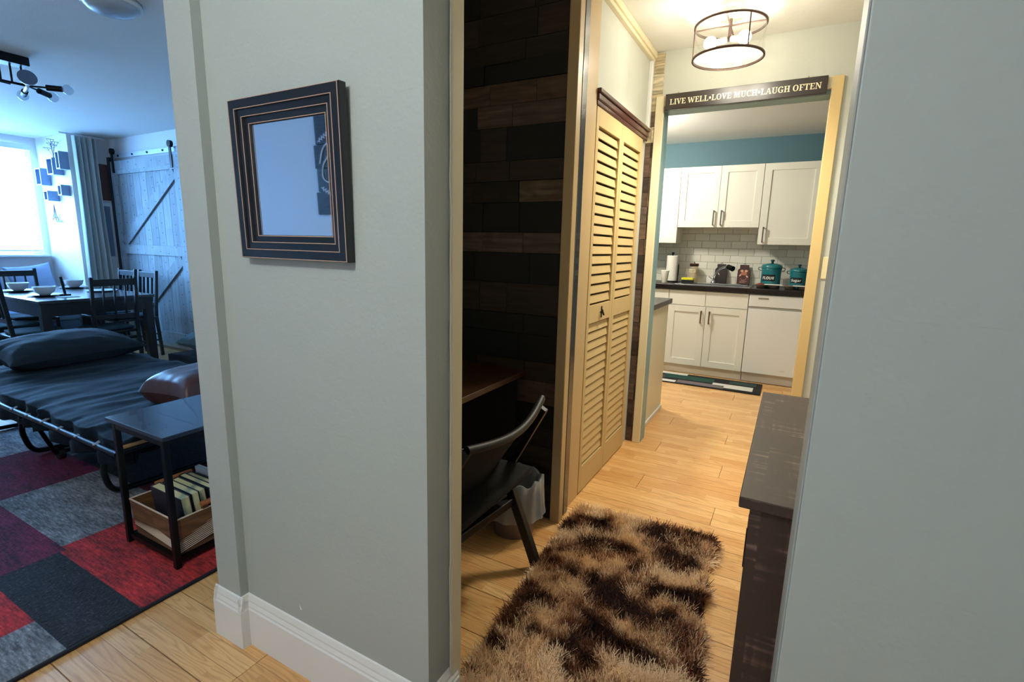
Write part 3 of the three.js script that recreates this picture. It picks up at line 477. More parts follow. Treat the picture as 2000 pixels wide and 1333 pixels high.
{ // paper towels, cup, jar, sponge, bags, tray
  const t = thing('paper_towel_holder', 'white paper towel roll on a black upright holder', 'paper towels', [-1.165, CY, -5.77]);
  part('roll', lathe([[0.02, 0.015], [0.058, 0.015], [0.060, 0.02], [0.060, 0.285], [0.057, 0.29], [0.02, 0.29], [0.02, 0.015]], 40), cloth('#ece8de', 0.95), t); part('base', cyl(0.075, 0.072, 0.012, 0, 0.001, 0), blackMetal, t);
  part('post', [cyl(0.008, 0.008, 0.30, 0, 0.012, 0), cyl(0.014, 0.012, 0.018, 0, 0.308, 0)], blackMetal, t); part('side_arm', tube([V(0.072, 0.01, 0.02), V(0.075, 0.10, 0.02), V(0.075, 0.18, 0.02), V(0.072, 0.2, 0.012), V(0.069, 0.18, 0.004), V(0.069, 0.02, 0.004)], 0.005, 40, 6), blackMetal, t);
  single('foam_cup', lathe([[0, 0.002], [0.028, 0.002], [0.042, 0.128], [0.045, 0.132], [0.042, 0.135], [0.039, 0.13], [0.026, 0.006], [0, 0.006]], 32, -1.19, CY, -5.56), M('#efe9d8', 0.85), 'white foam cup at the left end of the worktop', 'cup');
  const j = thing('glass_jar', 'clear glass jar with a brown lid and dark lettering behind the sponge', 'jar', [-0.945, CY + 0.006, -5.855]);
  part('jar_body', lathe([[0, 0.001], [0.052, 0.001], [0.056, 0.008], [0.056, 0.13], [0.048, 0.155], [0.042, 0.165], [0.042, 0.175]], 36), P('#e6dcc6', 0.08, { transmission: 0.75, thickness: 0, ior: 1.45 }), j);
  part('lid', lathe([[0, 0.205], [0.044, 0.205], [0.047, 0.2], [0.047, 0.176], [0, 0.176]], 32), M('#3c2019', 0.5), j); part('lid_knob', cyl(0.006, 0.004, 0.018, 0, 0.205, 0), M('#3c2019', 0.5), j);
  const jt = canvasTex(256, 96, (c, w, h) => { c.fillStyle = '#cfc2a6'; c.fillRect(0, 0, w, h); c.fillStyle = '#3b3128'; c.font = 'bold 72px serif'; c.textAlign = 'center'; c.fillText('JUST', w / 2, 74); });
  const jg = new THREE.CylinderGeometry(0.0566, 0.0566, 0.036, 20, 1, true, -0.9, 1.4); jg.translate(0, 0.125, 0); part('lettering', ni(jg), M('#ffffff', 0.7, { map: jt }), j);
  const s = thing('sponge', 'yellow and dark blue dish sponge on the sink rim', 'sponge', [-0.985, CY + 0.006, -5.755]);
  part('scrub_pad', bb(-0.06, 0.06, 0.001, 0.028, -0.035, 0.035, 0.005), M('#15151f', 0.95), s); part('foam', bb(-0.062, 0.062, 0.028, 0.052, -0.036, 0.036, 0.006), M('#d8cf2e', 0.9), s);
  const jar2 = () => { const sh = new THREE.Shape(); sh.moveTo(-0.06, 0); sh.lineTo(0.06, 0); sh.lineTo(0.06, 0.13); sh.quadraticCurveTo(0.06, 0.155, 0.042, 0.16); sh.lineTo(0.042, 0.2); sh.lineTo(-0.042, 0.2); sh.lineTo(-0.042, 0.16); sh.quadraticCurveTo(-0.06, 0.155, -0.06, 0.13); sh.closePath(); const g = new THREE.ExtrudeGeometry(sh, { depth: 0.014, bevelEnabled: true, bevelSize: 0.002, bevelThickness: 0.002, bevelSegments: 1 }); return ni(g); };
  const plaque = (label, x, face, draw) => { const o = thing('jar_plaque', label, 'plaque', [x, CY + 0.010, -5.915], 0, 'jar shaped plaques behind the sink'); o.rotation.x = -0.13; part('board', jar2(), M(face, 0.4), o); part('hanger', tube([V(-0.012, 0.2, 0.007), V(-0.006, 0.215, 0.007), V(0.006, 0.215, 0.007), V(0.012, 0.2, 0.007)], 0.002, 16, 5), M('#1c1512', 0.5), o); const f = new THREE.PlaneGeometry(0.10, 0.15); f.translate(0, 0.08, 0.0165); part('print', ni(f), P('#ffffff', 0.3, { map: canvasTex(200, 300, draw) }), o); };
  plaque('dark brown jar shaped plaque behind the faucet', -0.672, '#20120f', (c) => { c.fillStyle = '#20120f'; c.fillRect(0, 0, 200, 300); c.strokeStyle = '#46241f'; c.lineWidth = 8; c.beginPath(); c.arc(110, 110, 58, 0, 7); c.stroke(); c.fillStyle = '#d8cdbf'; c.save(); c.translate(58, 120); c.rotate(-0.5); c.fillRect(-8, -22, 15, 44); c.restore(); });
  plaque('reddish printed jar shaped plaque right of the faucet', -0.445, '#3a1c1a', (c) => { c.fillStyle = '#4a2420'; c.fillRect(0, 0, 200, 300); c.fillStyle = '#d2a079'; for (const x of [60, 140]) { c.beginPath(); c.ellipse(x, 36, 32, 26, 0, 0, 7); c.fill(); } c.fillStyle = '#b36a4b'; c.beginPath(); c.ellipse(100, 90, 60, 34, 0, 0, 7); c.fill(); c.fillStyle = '#dcb7a4'; c.save(); c.translate(32, 130); c.rotate(0.7); c.fillRect(-14, -26, 26, 50); c.restore(); c.save(); c.translate(168, 150); c.rotate(-0.7); c.fillRect(-14, -26, 26, 50); c.restore(); c.strokeStyle = '#c89c86'; c.lineWidth = 6; c.beginPath(); c.arc(100, 170, 60, 0.3, 2.8); c.stroke(); c.fillStyle = '#c89c86'; c.fillRect(30, 250, 140, 7); c.fillRect(30, 275, 110, 7); });
  const tray = (label, x, z, nx, fill, turn) => { const o = thing('egg_carton', label, 'food tray', [x, CY, z], turn, 'brown paper trays on the worktop'); const m = M('#8d7a6a', 0.9); const gs = [];
    for (let i = 0; i < nx; i++) gs.push(lathe([[0, 0.004], [0.034, 0.001], [0.050, 0.032], [0.054, 0.034], [0.050, 0.036], [0.032, 0.006], [0, 0.007]], 20, (i - (nx - 1) / 2) * 0.115, 0, 0)); part('cups', gs, m, o);
    part('lid_flap', bb(-0.03, nx * 0.05 + 0.03, 0.034, 0.039, -0.05, 0.06, 0.002), M('#e6e2da', 0.8), o); if (fill) part('filling', fill(), M('#7d2417', 0.6), o); };
  tray('brown paper tray with red food in front of the flour canister', -0.200, -5.60, 2, () => { const g = new THREE.SphereGeometry(0.045, 18, 8, 0, 6.283, 0, 1.5); g.scale(1, 0.5, 1); g.translate(-0.057, 0.026, 0); return ni(g); }, 0.08);
  tray('flat brown paper tray under a white lid in front of the sugar canister', 0.055, -5.60, 2, null, 0);
}
{ // end panel counter at the left of the doorway
  const t = thing('peninsula', 'cream peninsula counter with a grey-brown top just inside the doorway', 'counter', [0, 0, 0]);
  part('side_panel', bb(-1.36, -0.836, 0.0, 0.865, -4.12, -3.375), P('#e6dfc4', 0.45), t);
  part('counter_top', bb(-1.36, -0.815, 0.868, 0.906, -4.165, -3.372, 0.004), M('#8b7d74', 0.4, { map: rubbedTex }), t); part('base_trim', bb(-0.836, -0.824, 0.0, 0.028, -4.12, -3.375, 0.003), whiteTrim, t);
}
{ // kitchen mat of coloured strips
  const t = thing('kitchen_mat', 'black floor mat with green grey and white strips below the sink', 'mat', [-0.62, 0, -5.18]);
  part('mat_base', bb(-0.50, 0.49, 0.001, 0.010, -0.21, 0.215, 0.004), M('#0b0c0e', 0.9), t);
  for (const [a, b, c, d, col] of [[-0.5, -0.21, -0.21, -0.13, '#c9c8c2'], [-0.42, 0.06, -0.13, 0.03, '#0d4038'], [-0.49, -0.40, -0.06, 0.06, '#4d4a50'], [-0.49, -0.27, 0.12, 0.20, '#d8d6d0'], [-0.26, 0.17, 0.08, 0.19, '#6b6066'], [0.06, 0.42, 0.0, 0.15, '#cfcdc6'], [0.2, 0.44, -0.16, -0.05, '#27423f']]) part('mat_strip', bb(a, b, 0.0095, 0.0115, c, d, 0.0008), M(col, 0.9), t);
}

/* ---------- living room ---------- */
{ // patchwork rug
  const pal = { red: [160, 38, 36], purple: [92, 18, 50], grey: [112, 116, 120], black: [28, 30, 34], blue: [126, 134, 142], dred: [96, 22, 30] };
  const patches = [[-2.54, -1.85, -1.20, -0.75, 'red'], [-3.25, -2.54, -1.20, -0.77, 'grey'], [-3.90, -3.25, -1.20, -0.77, 'purple'], [-4.46, -3.90, -1.5, -0.77, 'blue'], [-3.25, -2.50, -0.77, -0.54, 'purple'], [-2.50, -1.85, -0.75, -0.54, 'black'], [-2.10, -1.85, -0.54, -0.1, 'grey'], [-2.48, -2.10, -0.54, -0.2, 'red'], [-3.2, -2.48, -0.54, -0.1, 'black'], [-4.46, -3.25, -0.77, -0.4, 'red'], [-2.9, -1.85, -1.7, -1.20, 'dred'], [-3.6, -2.9, -1.8, -1.20, 'black'], [-4.46, -3.6, -2.3, -1.5, 'purple']];
  const x0 = -4.46, x1 = -1.865, z0 = -2.3, z1 = 0.45;
  const tex = dataTex(1024, 1024, (u, v) => {
    const x = x0 + (x1 - x0) * u, z = z0 + (z1 - z0) * v; let c = pal.grey, w = pal.black; for (const [a, b, d, e, n] of patches) if (x >= a && x < b && z >= d && z < e) { c = pal[n]; w = n; }
    const n = fbm(x * 34, z * 230, 5, 3) - 0.5, m = fbm(x * 7, z * 22, 9, 2) - 0.5, f = vnoise(x * 150, z * 500, 33); const k = 1 + n * 0.9 + m * 0.5; const fl = f > 0.86 ? 34 : 0; return c.map((q) => q * k + fl * (w === 'red' || w === 'purple' ? 0.4 : 1));
  });
  const g = new RoundedBoxGeometry(x1 - x0, 0.012, z1 - z0, 2, 0.005), gg = ni(g); const p = gg.attributes.position, uv = new Float32Array(p.count * 2); for (let i = 0; i < p.count; i++) { uv[2 * i] = p.getX(i) / (x1 - x0) + 0.5; uv[2 * i + 1] = p.getZ(i) / (z1 - z0) + 0.5; } gg.setAttribute('uv', new THREE.BufferAttribute(uv, 2)); gg.translate((x0 + x1) / 2, 0.007, (z0 + z1) / 2);
  const pb = dataTex(256, 256, (u, v) => 255 * fbm(u * 60, v * 60, 77, 2), false); pb.repeat.set(6, 6);
  const t = thing('area_rug', 'patchwork rug of red purple grey and black squares under the cot', 'rug'); part('woven_field', gg, M('#ffffff', 0.95, { map: tex, bumpMap: pb, bumpScale: 0.003 }), t); part('dark_binding', [bb(x1 - 0.002, x1 + 0.012, 0.001, 0.012, z0, z1, 0.004)], M('#15131a', 0.95), t);
}
const RY = 0.0135; // top of the rug
{ // folding cot
  const t = thing('folding_cot', 'dark folding cot with a black tube frame and rumpled teal sheet', 'bed', [0, 0, 0]);
  const x0 = -4.62, x1 = -2.52;
  part('mattress', soft(x1 - x0, 0.09, 0.94, 120, 6, 90, (p) => {
    const X = p.x, Z = p.z, top = p.y > 0, ed = Math.abs(Z) / 0.47, ex = Math.abs(X) / ((x1 - x0) / 2);
    const fr = ((Z * 0.8 + 2.1 * X + 0.9 * fbm(X * 2.2 + 3, Z * 2.2, 4) + 20) % 1 + 1) % 1, fold = 0.020 * Math.exp(-(((fr - 0.5) / 0.16) ** 2)) * fbm(X * 2, Z * 2, 19) * 1.6 + 0.034 * (fbm(X * 9 + 4, Z * 1.6, 14, 3) - 0.5);
    if (top) p.y += fold * (1 - ex ** 8 * 0.5) - 0.02 * ed ** 6;
    p.y -= 0.016 * ex ** 10;
    if (!top && Z > 0.40) p.y -= 0.02 + 0.05 * fbm(X * 5, 3, 8) ;
    if (Z > 0.42) p.z += 0.028 * Math.sin(X * 26 + 2 * fbm(X * 3, 1, 5) * 6) * (top ? 0.35 : 1) + (top ? 0 : 0.012);
    if (Z < -0.42) p.z += 0.012 * Math.sin(X * 20);
  })  .translate((x0 + x1) / 2, 0.374, -1.475), cloth('#03101a', 0.8, { specularIntensity: 0.5, sheen: 0.1, sheenColor: new THREE.Color('#7fa7b8') }), t);
  for (const z of [-0.985, -1.955]) part('side_rail', tube([V(x1 + 0.03, 0.352, z), V(-3.2, 0.352, z), V(-4.0, 0.352, z), V(x0, 0.352, z)], 0.014, 40, 8), blackMetal, t);
  for (const x of [x0, x1 + 0.03]) part('end_rail', rod(V(x, 0.352, -0.985), V(x, 0.352, -1.955), 0.014), blackMetal, t);
  part('foot_slat', bb(x1 - 0.02, x1 + 0.022, 0.366, 0.378, -1.30, -1.0, 0.003), M('#a07a4c', 0.5), t);
  for (let k = 0; k < 11; k++) part('deck_link', bar(V(-4.55 + k * 0.185, 0.364, -1.01), V(-4.52 + k * 0.185, 0.362, -0.975), 0.020, 0.006), M('#9aa0a6', 0.5), t);
  for (const x of [-4.45, -3.78, -2.85]) part('leg', tube([V(x + 0.22, 0.35, -1.0), V(x + 0.06, 0.16, -1.04), V(x, RY + 0.03, -1.10), V(x, RY + 0.016, -1.2), V(x, RY + 0.016, -1.75), V(x, RY + 0.03, -1.84), V(x + 0.06, 0.16, -1.90), V(x + 0.22, 0.35, -1.94)], 0.014, 80, 8), blackMetal, t);
  for (const z of [-1.15, -1.80]) part('caster', rod(V(-3.60, RY + 0.036, z - 0.014), V(-3.60, RY + 0.036, z + 0.014), 0.035, 0.035, 24), blackPlastic, t);
  part('caster_brace', [rod(V(-3.60, RY + 0.04, -1.13), V(-3.45, 0.345, -1.0), 0.011), rod(V(-3.60, RY + 0.04, -1.82), V(-3.45, 0.345, -1.94), 0.011), rod(V(-3.60, RY + 0.04, -1.13), V(-3.60, RY + 0.04, -1.82), 0.01)], blackMetal, t);
}
{ const g = pillowGeo(0.50, 0.80, 0.22, 3, 0.008, 2.2); const m = single('pillow', g, cloth('#1c2931', 0.8, { sheen: 0.2, specularIntensity: 0.5 }), 'large dark slate bed pillow on the head of the cot', 'pillow'); m.position.set(-4.41, 0.512, -1.52); m.rotation.set(0, 0.08, -0.10);
  const g2 = pillowGeo(0.42, 0.46, 0.20, 8, 0.005, 4.4); const m2 = single('pillow', g2, P('#4d2a22', 0.42, { clearcoat: 0.25, clearcoatRoughness: 0.35 }), 'brown leather cushion on the near end of the cot', 'pillow'); m2.position.set(-2.78, 0.505, -1.54); m2.rotation.set(0.06, 0.05, 0.05); }
{ // end table with a lower shelf
  const t = thing('end_table', 'black side table with square legs and a low shelf holding a basket', 'table', [0, 0, 0]); const x0 = -2.40, x1 = -1.965, z0 = -1.42, z1 = -0.92, y0 = RY;
  part('table_top', bb(x0, x1, 0.545, 0.562, z0, z1, 0.003), P('#2a2f3a', 0.22, { clearcoat: 0.3 }), t);
  const lx = [x0 + 0.055, x1 - 0.0], q = 0.022;
  for (const x of [-2.345, -1.985]) for (const z of [z1 - 0.015, z0 + 0.015]) part('leg', bb(x - q / 2, x + q / 2, y0, 0.545, z - q / 2, z + q / 2, 0.002), blackMetal, t);
  part('lower_shelf', bb(-2.345, -1.985, y0 + 0.022, y0 + 0.04, z0 + 0.02, z1 - 0.012), blackMetal, t);
  part('apron', [bb(-2.345, -1.985, 0.522, 0.545, z1 - 0.025, z1 - 0.006), bb(-2.345, -1.985, 0.522, 0.545, z0 + 0.006, z0 + 0.025), bb(-2.355, -2.336, 0.522, 0.545, z0 + 0.02, z1 - 0.02), bb(-1.994, -1.975, 0.522, 0.545, z0 + 0.02, z1 - 0.02)], blackMetal, t);
}
const BY = RY + 0.041;
{ // basket with twine
  const t = thing('book_basket', 'tan woven basket with wooden handles and twine on the side table shelf', 'basket', [-2.158, BY, -1.12]); const hx = 0.158, hz = 0.165, wall = 0.006, H = 0.155, fl = 0.012;
  const wm = M('#8a5a30', 0.85, { map: plankTex, bumpMap: weaveBump, bumpScale: 0.002 });
  const side = (sx, sz) => { // slightly flared wall; cut-out for the grip on the long axis ends
    const g = sx ? bb(-wall / 2, wall / 2, 0, H, -hz, hz) : bb(-hx, hx, 0, H, -wall / 2, wall / 2); const p = g.attributes.position; for (let i = 0; i < p.count; i++) { const k = p.getY(i) / H * fl; const X = p.getX(i), Z = p.getZ(i); p.setXYZ(i, X + (sx ? sx * (hx + k) : Math.sign(X) * k), p.getY(i), Z + (sz ? sz * (hz + k) : Math.sign(Z) * k)); } return g; };
  part('basket_wall', side(-1, 0), wm, t); part('basket_wall', side(0, 1), wm, t); part('basket_wall', side(0, -1), wm, t); part('basket_wall', side(1, 0), wm, t);
  part('basket_floor', bb(-hx, hx, 0, 0.006, -hz, hz), wm, t);
  for (const sx of [-1, 1]) { const h = part('grip', rod(V(sx * (hx + 0.012), H + 0.024, -0.075), V(sx * (hx + 0.012), H + 0.024, 0.075), 0.011, 0.011, 14), M('#a8632f', 0.5), t); for (const z of [-0.06, 0.06]) part('grip_strap', bb(sx * (hx + 0.012) - 0.003, sx * (hx + 0.012) + 0.003, H - 0.01, H + 0.026, z - 0.012, z + 0.012), wm, h); }
  const twine = []; const rim = [V(-hx - fl, H, hz + fl), V(hx + fl, H, hz + fl), V(hx + fl, H, -hz - fl), V(-hx - fl, H, -hz - fl), V(-hx - fl, H, hz + fl)];
  for (let i = 0; i < 4; i++) twine.push(rod(rim[i], rim[i + 1], 0.0035));
  for (let k = 0; k < 9; k++) { const y = 0.012 + k * 0.008; twine.push(rod(V(hx + 0.006, y, hz), V(hx + 0.014, y + 0.055, -hz), 0.0018)); twine.push(rod(V(-hx - 0.004, y + 0.03, hz + 0.006), V(hx, y * 0.4 + 0.015, hz + 0.008), 0.0016)); }
  part('twine', twine, M('#cdb8a0', 0.9), t);
}
{ // books leaning in the basket
  const cov = ['#8e9aa8', '#1b1a22', '#d2d5d8', '#222026', '#3a2226', '#17181d', '#20222a', '#12131a', '#2b2730'];
  const lab = ['grey hardback book at the back of the basket', 'black covered book second from the back in the basket', 'pale covered book third from the back in the basket', 'thin dark book leaning fourth from the back', 'maroon covered paperback in the middle of the basket', 'black paperback with cream pages in the middle of the basket', 'dark blue hardback third from the front of the basket', 'black thick book second from the front of the basket', 'thick dark novel with cream pages at the front of the basket'];
  const th = [0.026, 0.02, 0.022, 0.014, 0.024, 0.028, 0.030, 0.032, 0.038], ht = [0.245, 0.215, 0.23, 0.205, 0.215, 0.22, 0.215, 0.22, 0.215]; let z = -0.145;
  for (let i = 0; i < 9; i++) { const w = th[i], h = ht[i], L = 0.20 + (i % 3) * 0.012; const o = thing('book', lab[i], 'book', [-2.128 + (i % 2) * 0.008, BY + 0.008, -1.12 + z + 0.004], 0, 'books in the basket'); o.rotation.x = 0.10;
    part('cover', [bb(-L / 2, L / 2, 0, h, 0, 0.0025), bb(-L / 2, L / 2, 0, h, w - 0.0045, w - 0.002), bb(-L / 2, -L / 2 + 0.003, 0, h, 0, w - 0.002)], M(cov[i], 0.45), o); part('pages', bb(-L / 2 + 0.003, L / 2 - 0.004, 0.003, h - 0.004, 0.0025, w - 0.0045), M(i > 3 ? '#d9cf98' : '#d6d6ca', 0.9), o); z += w + 0.003; }
}
{ // low dark block and cushion beyond the cot
  const t = thing('ottoman', 'low dark upholstered ottoman beside the barn door behind the cot', 'ottoman', [-4.55, 0, -2.66]); part('cushion_block', soft(0.78, 0.20, 0.46, 20, 8, 14, (p) => { p.multiplyScalar(1 - 0.02 * (Math.abs(p.x) / 0.39) ** 6); p.y += p.y > 0 ? 0.01 * (1 - (p.x / 0.39) ** 2) : 0; }).translate(0, 0.145, 0), cloth('#0f1c24'), t); for (const x of [-0.33, 0.33]) for (const z of [-0.18, 0.18]) part('foot', cyl(0.014, 0.018, 0.06, x, 0, z), blackPlastic, t);
  const m = single('pillow', pillowGeo(0.42, 0.42, 0.15, 12, 0.008), cloth('#56717c'), 'small grey cushion on the low dark ottoman', 'pillow'); m.position.set(-4.62, 0.375, -2.68); m.rotation.set(0.15, 0.4, -0.2);
}
{ // barn door
  const t = thing('barn_door', 'weathered plank barn door with diagonal braces on a metal track', 'door', [-7.28, 0.06, -3.2]);
  const wt = dataTex(256, 1024, (u, v) => { const g = fbm(u * 60, v * 5, 91, 4), k = fbm(u * 5, v * 4, 95, 3); let b = 205 + 50 * (g - 0.5) + 40 * (k - 0.5); const kn = Math.max(0, 1 - Math.hypot((u * 6) % 1 - 0.5, ((v * 9 + Math.floor(u * 6) * 0.37) % 1 - 0.5) * 1.8) * 9); b -= 120 * kn; return [b * 0.96, b, b * 1.02]; });
  const ms = ['#bcc1c6', '#c9ced2', '#b2b8bd'].map((c) => M(c, 0.7, { map: wt })); const W = 1.46, Hh = 2.11, n = 10;
  for (let i = 0; i < n; i++) { const g = bb(i * W / n + 0.0015, (i + 1) * W / n - 0.0015, 0, Hh, -0.02, 0, 0.002); metreUV(g, 1, hash(i, 2, 5), hash(i, 3, 5)); part('door_plank', g, ms[i % 3], t); }
  const br = (x0, x1, y0, y1) => part('rail', bb(x0, x1, y0, y1, 0, 0.022, 0.002), ms[1], t); br(0, W, Hh - 0.15, Hh); br(0, W, 1.03, 1.14); br(0, W, 0, 0.14); br(0, 0.12, 0.14, 1.03); br(0, 0.12, 1.14, Hh - 0.15); br(W - 0.12, W, 0.14, 1.03); br(W - 0.12, W, 1.14, Hh - 0.15);
  part('brace', bar(V(0.13, 1.17, 0.011), V(W - 0.13, Hh - 0.18, 0.011), 0.13, 0.02, V(0, 0, 1)).rotateX(0), ms[0], t); part('brace', bar(V(0.13, 0.17, 0.011), V(W - 0.13, 1.0, 0.011), 0.13, 0.02, V(0, 0, 1)), ms[2], t);
  const tr = thing('sliding_track', 'pale metal sliding track with bolts above the barn door', 'track', [-7.32, 2.205, -3.2]); part('track_bar', bb(0, 2.4, 0, 0.05, -0.012, -0.003, 0.001), M('#c5ccd4', 0.35, { metalness: 0.5 }), tr); for (let k = 0; k < 7; k++) part('bolt', rod(V(0.2 + k * 0.32, 0.025, -0.049), V(0.2 + k * 0.32, 0.025, 0.006), 0.011, 0.011, 12), blackMetal, tr);
  part('hanger', [bb(0.10, 0.14, -0.17, 0.09, 0.004, 0.012), rod(V(0.12, 0.075, -0.012), V(0.12, 0.075, 0.02), 0.035, 0.035, 20)], blackMetal, t).position.set(-0.04, 2.145, 0.020);
  part('hanger', [bb(0.10, 0.14, -0.17, 0.09, 0.004, 0.012), rod(V(0.12, 0.075, -0.012), V(0.12, 0.075, 0.02), 0.035, 0.035, 20)], blackMetal, t).position.set(1.2, 2.145, 0.020);
  part('edge_post', bb(-0.055, -0.006, 0, 2.16, -0.02, 0.03, 0.003), M('#10151b', 0.5), t);
}
{ // curtain in front of the left wall
  const top = [], bot = [], n = 120; for (let i = 0; i <= n; i++) { const s = i / n, z = -2.83 - s * 0.23, x = 0.040 * Math.sin(s * 6.283 * 4.5) + 0.012 * Math.sin(s * 11); top.push(new THREE.Vector2(z, x + 0.003)); bot.unshift(new THREE.Vector2(z, x - 0.003)); }
  const g = new THREE.ExtrudeGeometry(new THREE.Shape([...top, ...bot]), { depth: 2.36, bevelEnabled: false, steps: 12 }); // (z, x) profile, pulled along y
  g.applyMatrix4(new THREE.Matrix4().makeBasis(V(0, 0, 1), V(1, 0, 0), V(0, 1, 0))); const p = g.attributes.position; for (let i = 0; i < p.count; i++) { const y = p.getY(i), f = 1 + 0.18 * (1 - y / 2.36) * Math.sin(y * 2); p.setZ(i, -2.92 + (p.getZ(i) + 2.92) * f); } g.translate(-7.28, 0.04, 0); g.computeVertexNormals();
  const t = thing('curtain', 'long pale blue grey curtain beside the window recess', 'curtain'); part('cloth', metreUV(toCreasedNormals(ni(g), 0.9)), cloth('#ccd4d2', 0.9, { transmission: 0.2, thickness: 0 }), t); part('rod', rod(V(-7.28, 2.415, -3.15), V(-7.28, 2.415, -2.72), 0.009), M('#dfe3e6', 0.4), t);
}
{ const t = thing('framed_picture', 'brown framed picture on the left wall between curtain and barn door', 'picture', [-7.397, 1.72, -3.10]); part('canvas', bb(0, 0.02, 0, 0.42, -0.09, 0.04, 0.003), M('#5e3a30', 0.6), t);
  const f = thing('white_frame', 'tall narrow white framed glass panel below the brown picture', 'frame', [-7.397, 0.75, -3.12]); part('frame', [bb(0, 0.02, 0, 0.94, -0.07, -0.05), bb(0, 0.02, 0, 0.94, 0.05, 0.07), bb(0, 0.02, 0.90, 0.94, -0.05, 0.05), bb(0, 0.02, 0, 0.3, -0.05, 0.05)], P('#eceff2', 0.4), f); part('pane', bb(0.002, 0.008, 0.3, 0.90, -0.05, 0.05), P('#7f93a8', 0.15), f); }
{ // blind
  const t = thing('slat_blind', 'white horizontal slat blind in the bright window', 'blind', [-8.17, 1.09, -1.62]); const wm = P('#f4f5f6', 0.6, { transmission: 0.35, thickness: 0 }); const slat = metreUV(ni(new RoundedBoxGeometry(0.044, 0.0025, 2.24, 1, 0.001))); slat.rotateZ(-0.28);
  part('headrail', bb(-0.03, 0.03, 1.19, 1.255, -1.13, 1.13, 0.004), P('#eef0f2', 0.4), t); for (let i = 0; i < 27; i++) { const m = new THREE.Mesh(slat, wm); m.name = 'blind_slat'; m.castShadow = m.receiveShadow = true; m.position.y = 0.03 + i * 0.043; t.add(m); }
  part('bottom_rail', bb(-0.022, 0.022, 0.0, 0.018, -1.075, 1.075, 0.003), P('#eef0f2', 0.4), t); for (const z of [-1.03, -0.35, 0.35, 1.0]) part('ladder_cord', [rod(V(-0.023, 0.01, z), V(-0.023, 1.2, z), 0.0012, 0.0012, 5), rod(V(0.023, 0.01, z), V(0.023, 1.2, z), 0.0012, 0.0012, 5)], P('#e6e8ea', 0.7), t);
}
{ // box shelves on the side of the window recess, open to the room
  const dk = M('#7f95b2', 0.5), lt = M('#e2e8ee', 0.5);
  const box = (label, x0, x1, y0, y1, d) => { const t = thing('cube_shelf', label, 'shelf', [0, 0, 0], 0, 'cube shelves in the window recess'), z0 = -2.83, z1 = z0 + d, w = 0.012; part('side', bb(x1 - w, x1, y0, y1, z0, z1), dk, t); part('side', bb(x0, x0 + w, y0, y1, z0, z1), dk, t); part('top_board', bb(x0 + w, x1 - w, y1 - w, y1, z0, z1), dk, t); part('bottom_board', bb(x0 + w, x1 - w, y0, y0 + w, z0, z1), lt, t); part('back', bb(x0 + w, x1 - w, y0 + w, y1 - w, z0, z0 + 0.006), dk, t); for (const q of [[x0, x0 + w, y0, y1], [x1 - w, x1, y0, y1], [x0 + w, x1 - w, y0, y0 + w], [x0 + w, x1 - w, y1 - w, y1]]) part('pale_edge', bb(...q, z1, z1 + 0.002), lt, t); return t; };
  box('tall blue cube shelf holding a white figurine under the wire ornament', -7.72, -7.57, 1.98, 2.165, 0.10); box('blue cube shelf nearest the window, left of the figurine shelf', -8.07, -7.93, 1.875, 2.07, 0.095);
  box('square blue cube shelf low in the group above the tower figurine', -7.87, -7.77, 1.69, 1.805, 0.11); box('small blue cube shelf beside the square one near the curtain', -7.56, -7.47, 1.745, 1.865, 0.085); box('tall blue cube shelf partly behind the curtain edge', -7.50, -7.41, 2.035, 2.23, 0.09);
  single('figurine', lathe([[0, 0], [0.02, 0], [0.012, 0.02], [0.022, 0.05], [0.012, 0.075], [0.016, 0.09], [0, 0.105]], 20, -7.645, 1.9925, -2.78), M('#eef2f6', 0.5), 'small white figurine inside the tall cube shelf', 'figurine');
  const o = thing('wire_ornament', 'spiky wire stem ornament standing on top of the figurine shelf', 'ornament', [-7.645, 2.1655, -2.78]); const wire = M('#4a5666', 0.5); part('foot', cyl(0.015, 0.012, 0.012, 0, 0, 0), wire, o);
  for (const [dx, h, dz] of [[-0.08, 0.12, 0.02], [-0.04, 0.17, 0], [0.0, 0.21, 0.01], [0.05, 0.18, -0.01], [0.09, 0.14, 0.02]]) { const s = part('stem', rod(V(0, 0.01, 0), V(dx, h, dz), 0.0025), wire, o); part('flat_tip', [rod(V(dx, h, dz - 0.035), V(dx, h, dz + 0.035), 0.003), rod(V(dx, h, dz - 0.035), V(dx * 0.8, h * 0.75, dz), 0.0018), rod(V(dx, h, dz + 0.035), V(dx * 0.8, h * 0.75, dz), 0.0018)], wire, s); }
  const l = thing('display_ledge', 'thin white ledge on the recess wall under the tower figurine', 'shelf', [-7.87, 1.45, -2.83]); part('ledge_board', bb(-0.09, 0.09, 0, 0.012, 0, 0.06), whiteTrim, l); part('ledge_lip', bb(-0.09, 0.09, 0.012, 0.02, 0.055, 0.06), whiteTrim, l);
  single('tower_figurine', (() => { const gs = []; for (const [a, b] of [[-1, -1], [1, -1], [-1, 1], [1, 1]]) gs.push(bar(V(a * 0.028, 0, b * 0.018), V(a * 0.010, 0.07, b * 0.008), 0.006, 0.006), bar(V(a * 0.010, 0.07, b * 0.008), V(0, 0.19, 0), 0.004, 0.004)); gs.push(bb(-0.020, 0.020, 0.035, 0.043, -0.014, 0.014), bb(-0.012, 0.012, 0.075, 0.082, -0.010, 0.010)); const g = merged(gs); g.translate(-7.87, 1.463, -2.80); return g; })(), M('#4a5a70', 0.5), 'small dark lattice tower figurine on the white ledge', 'figurine');
}
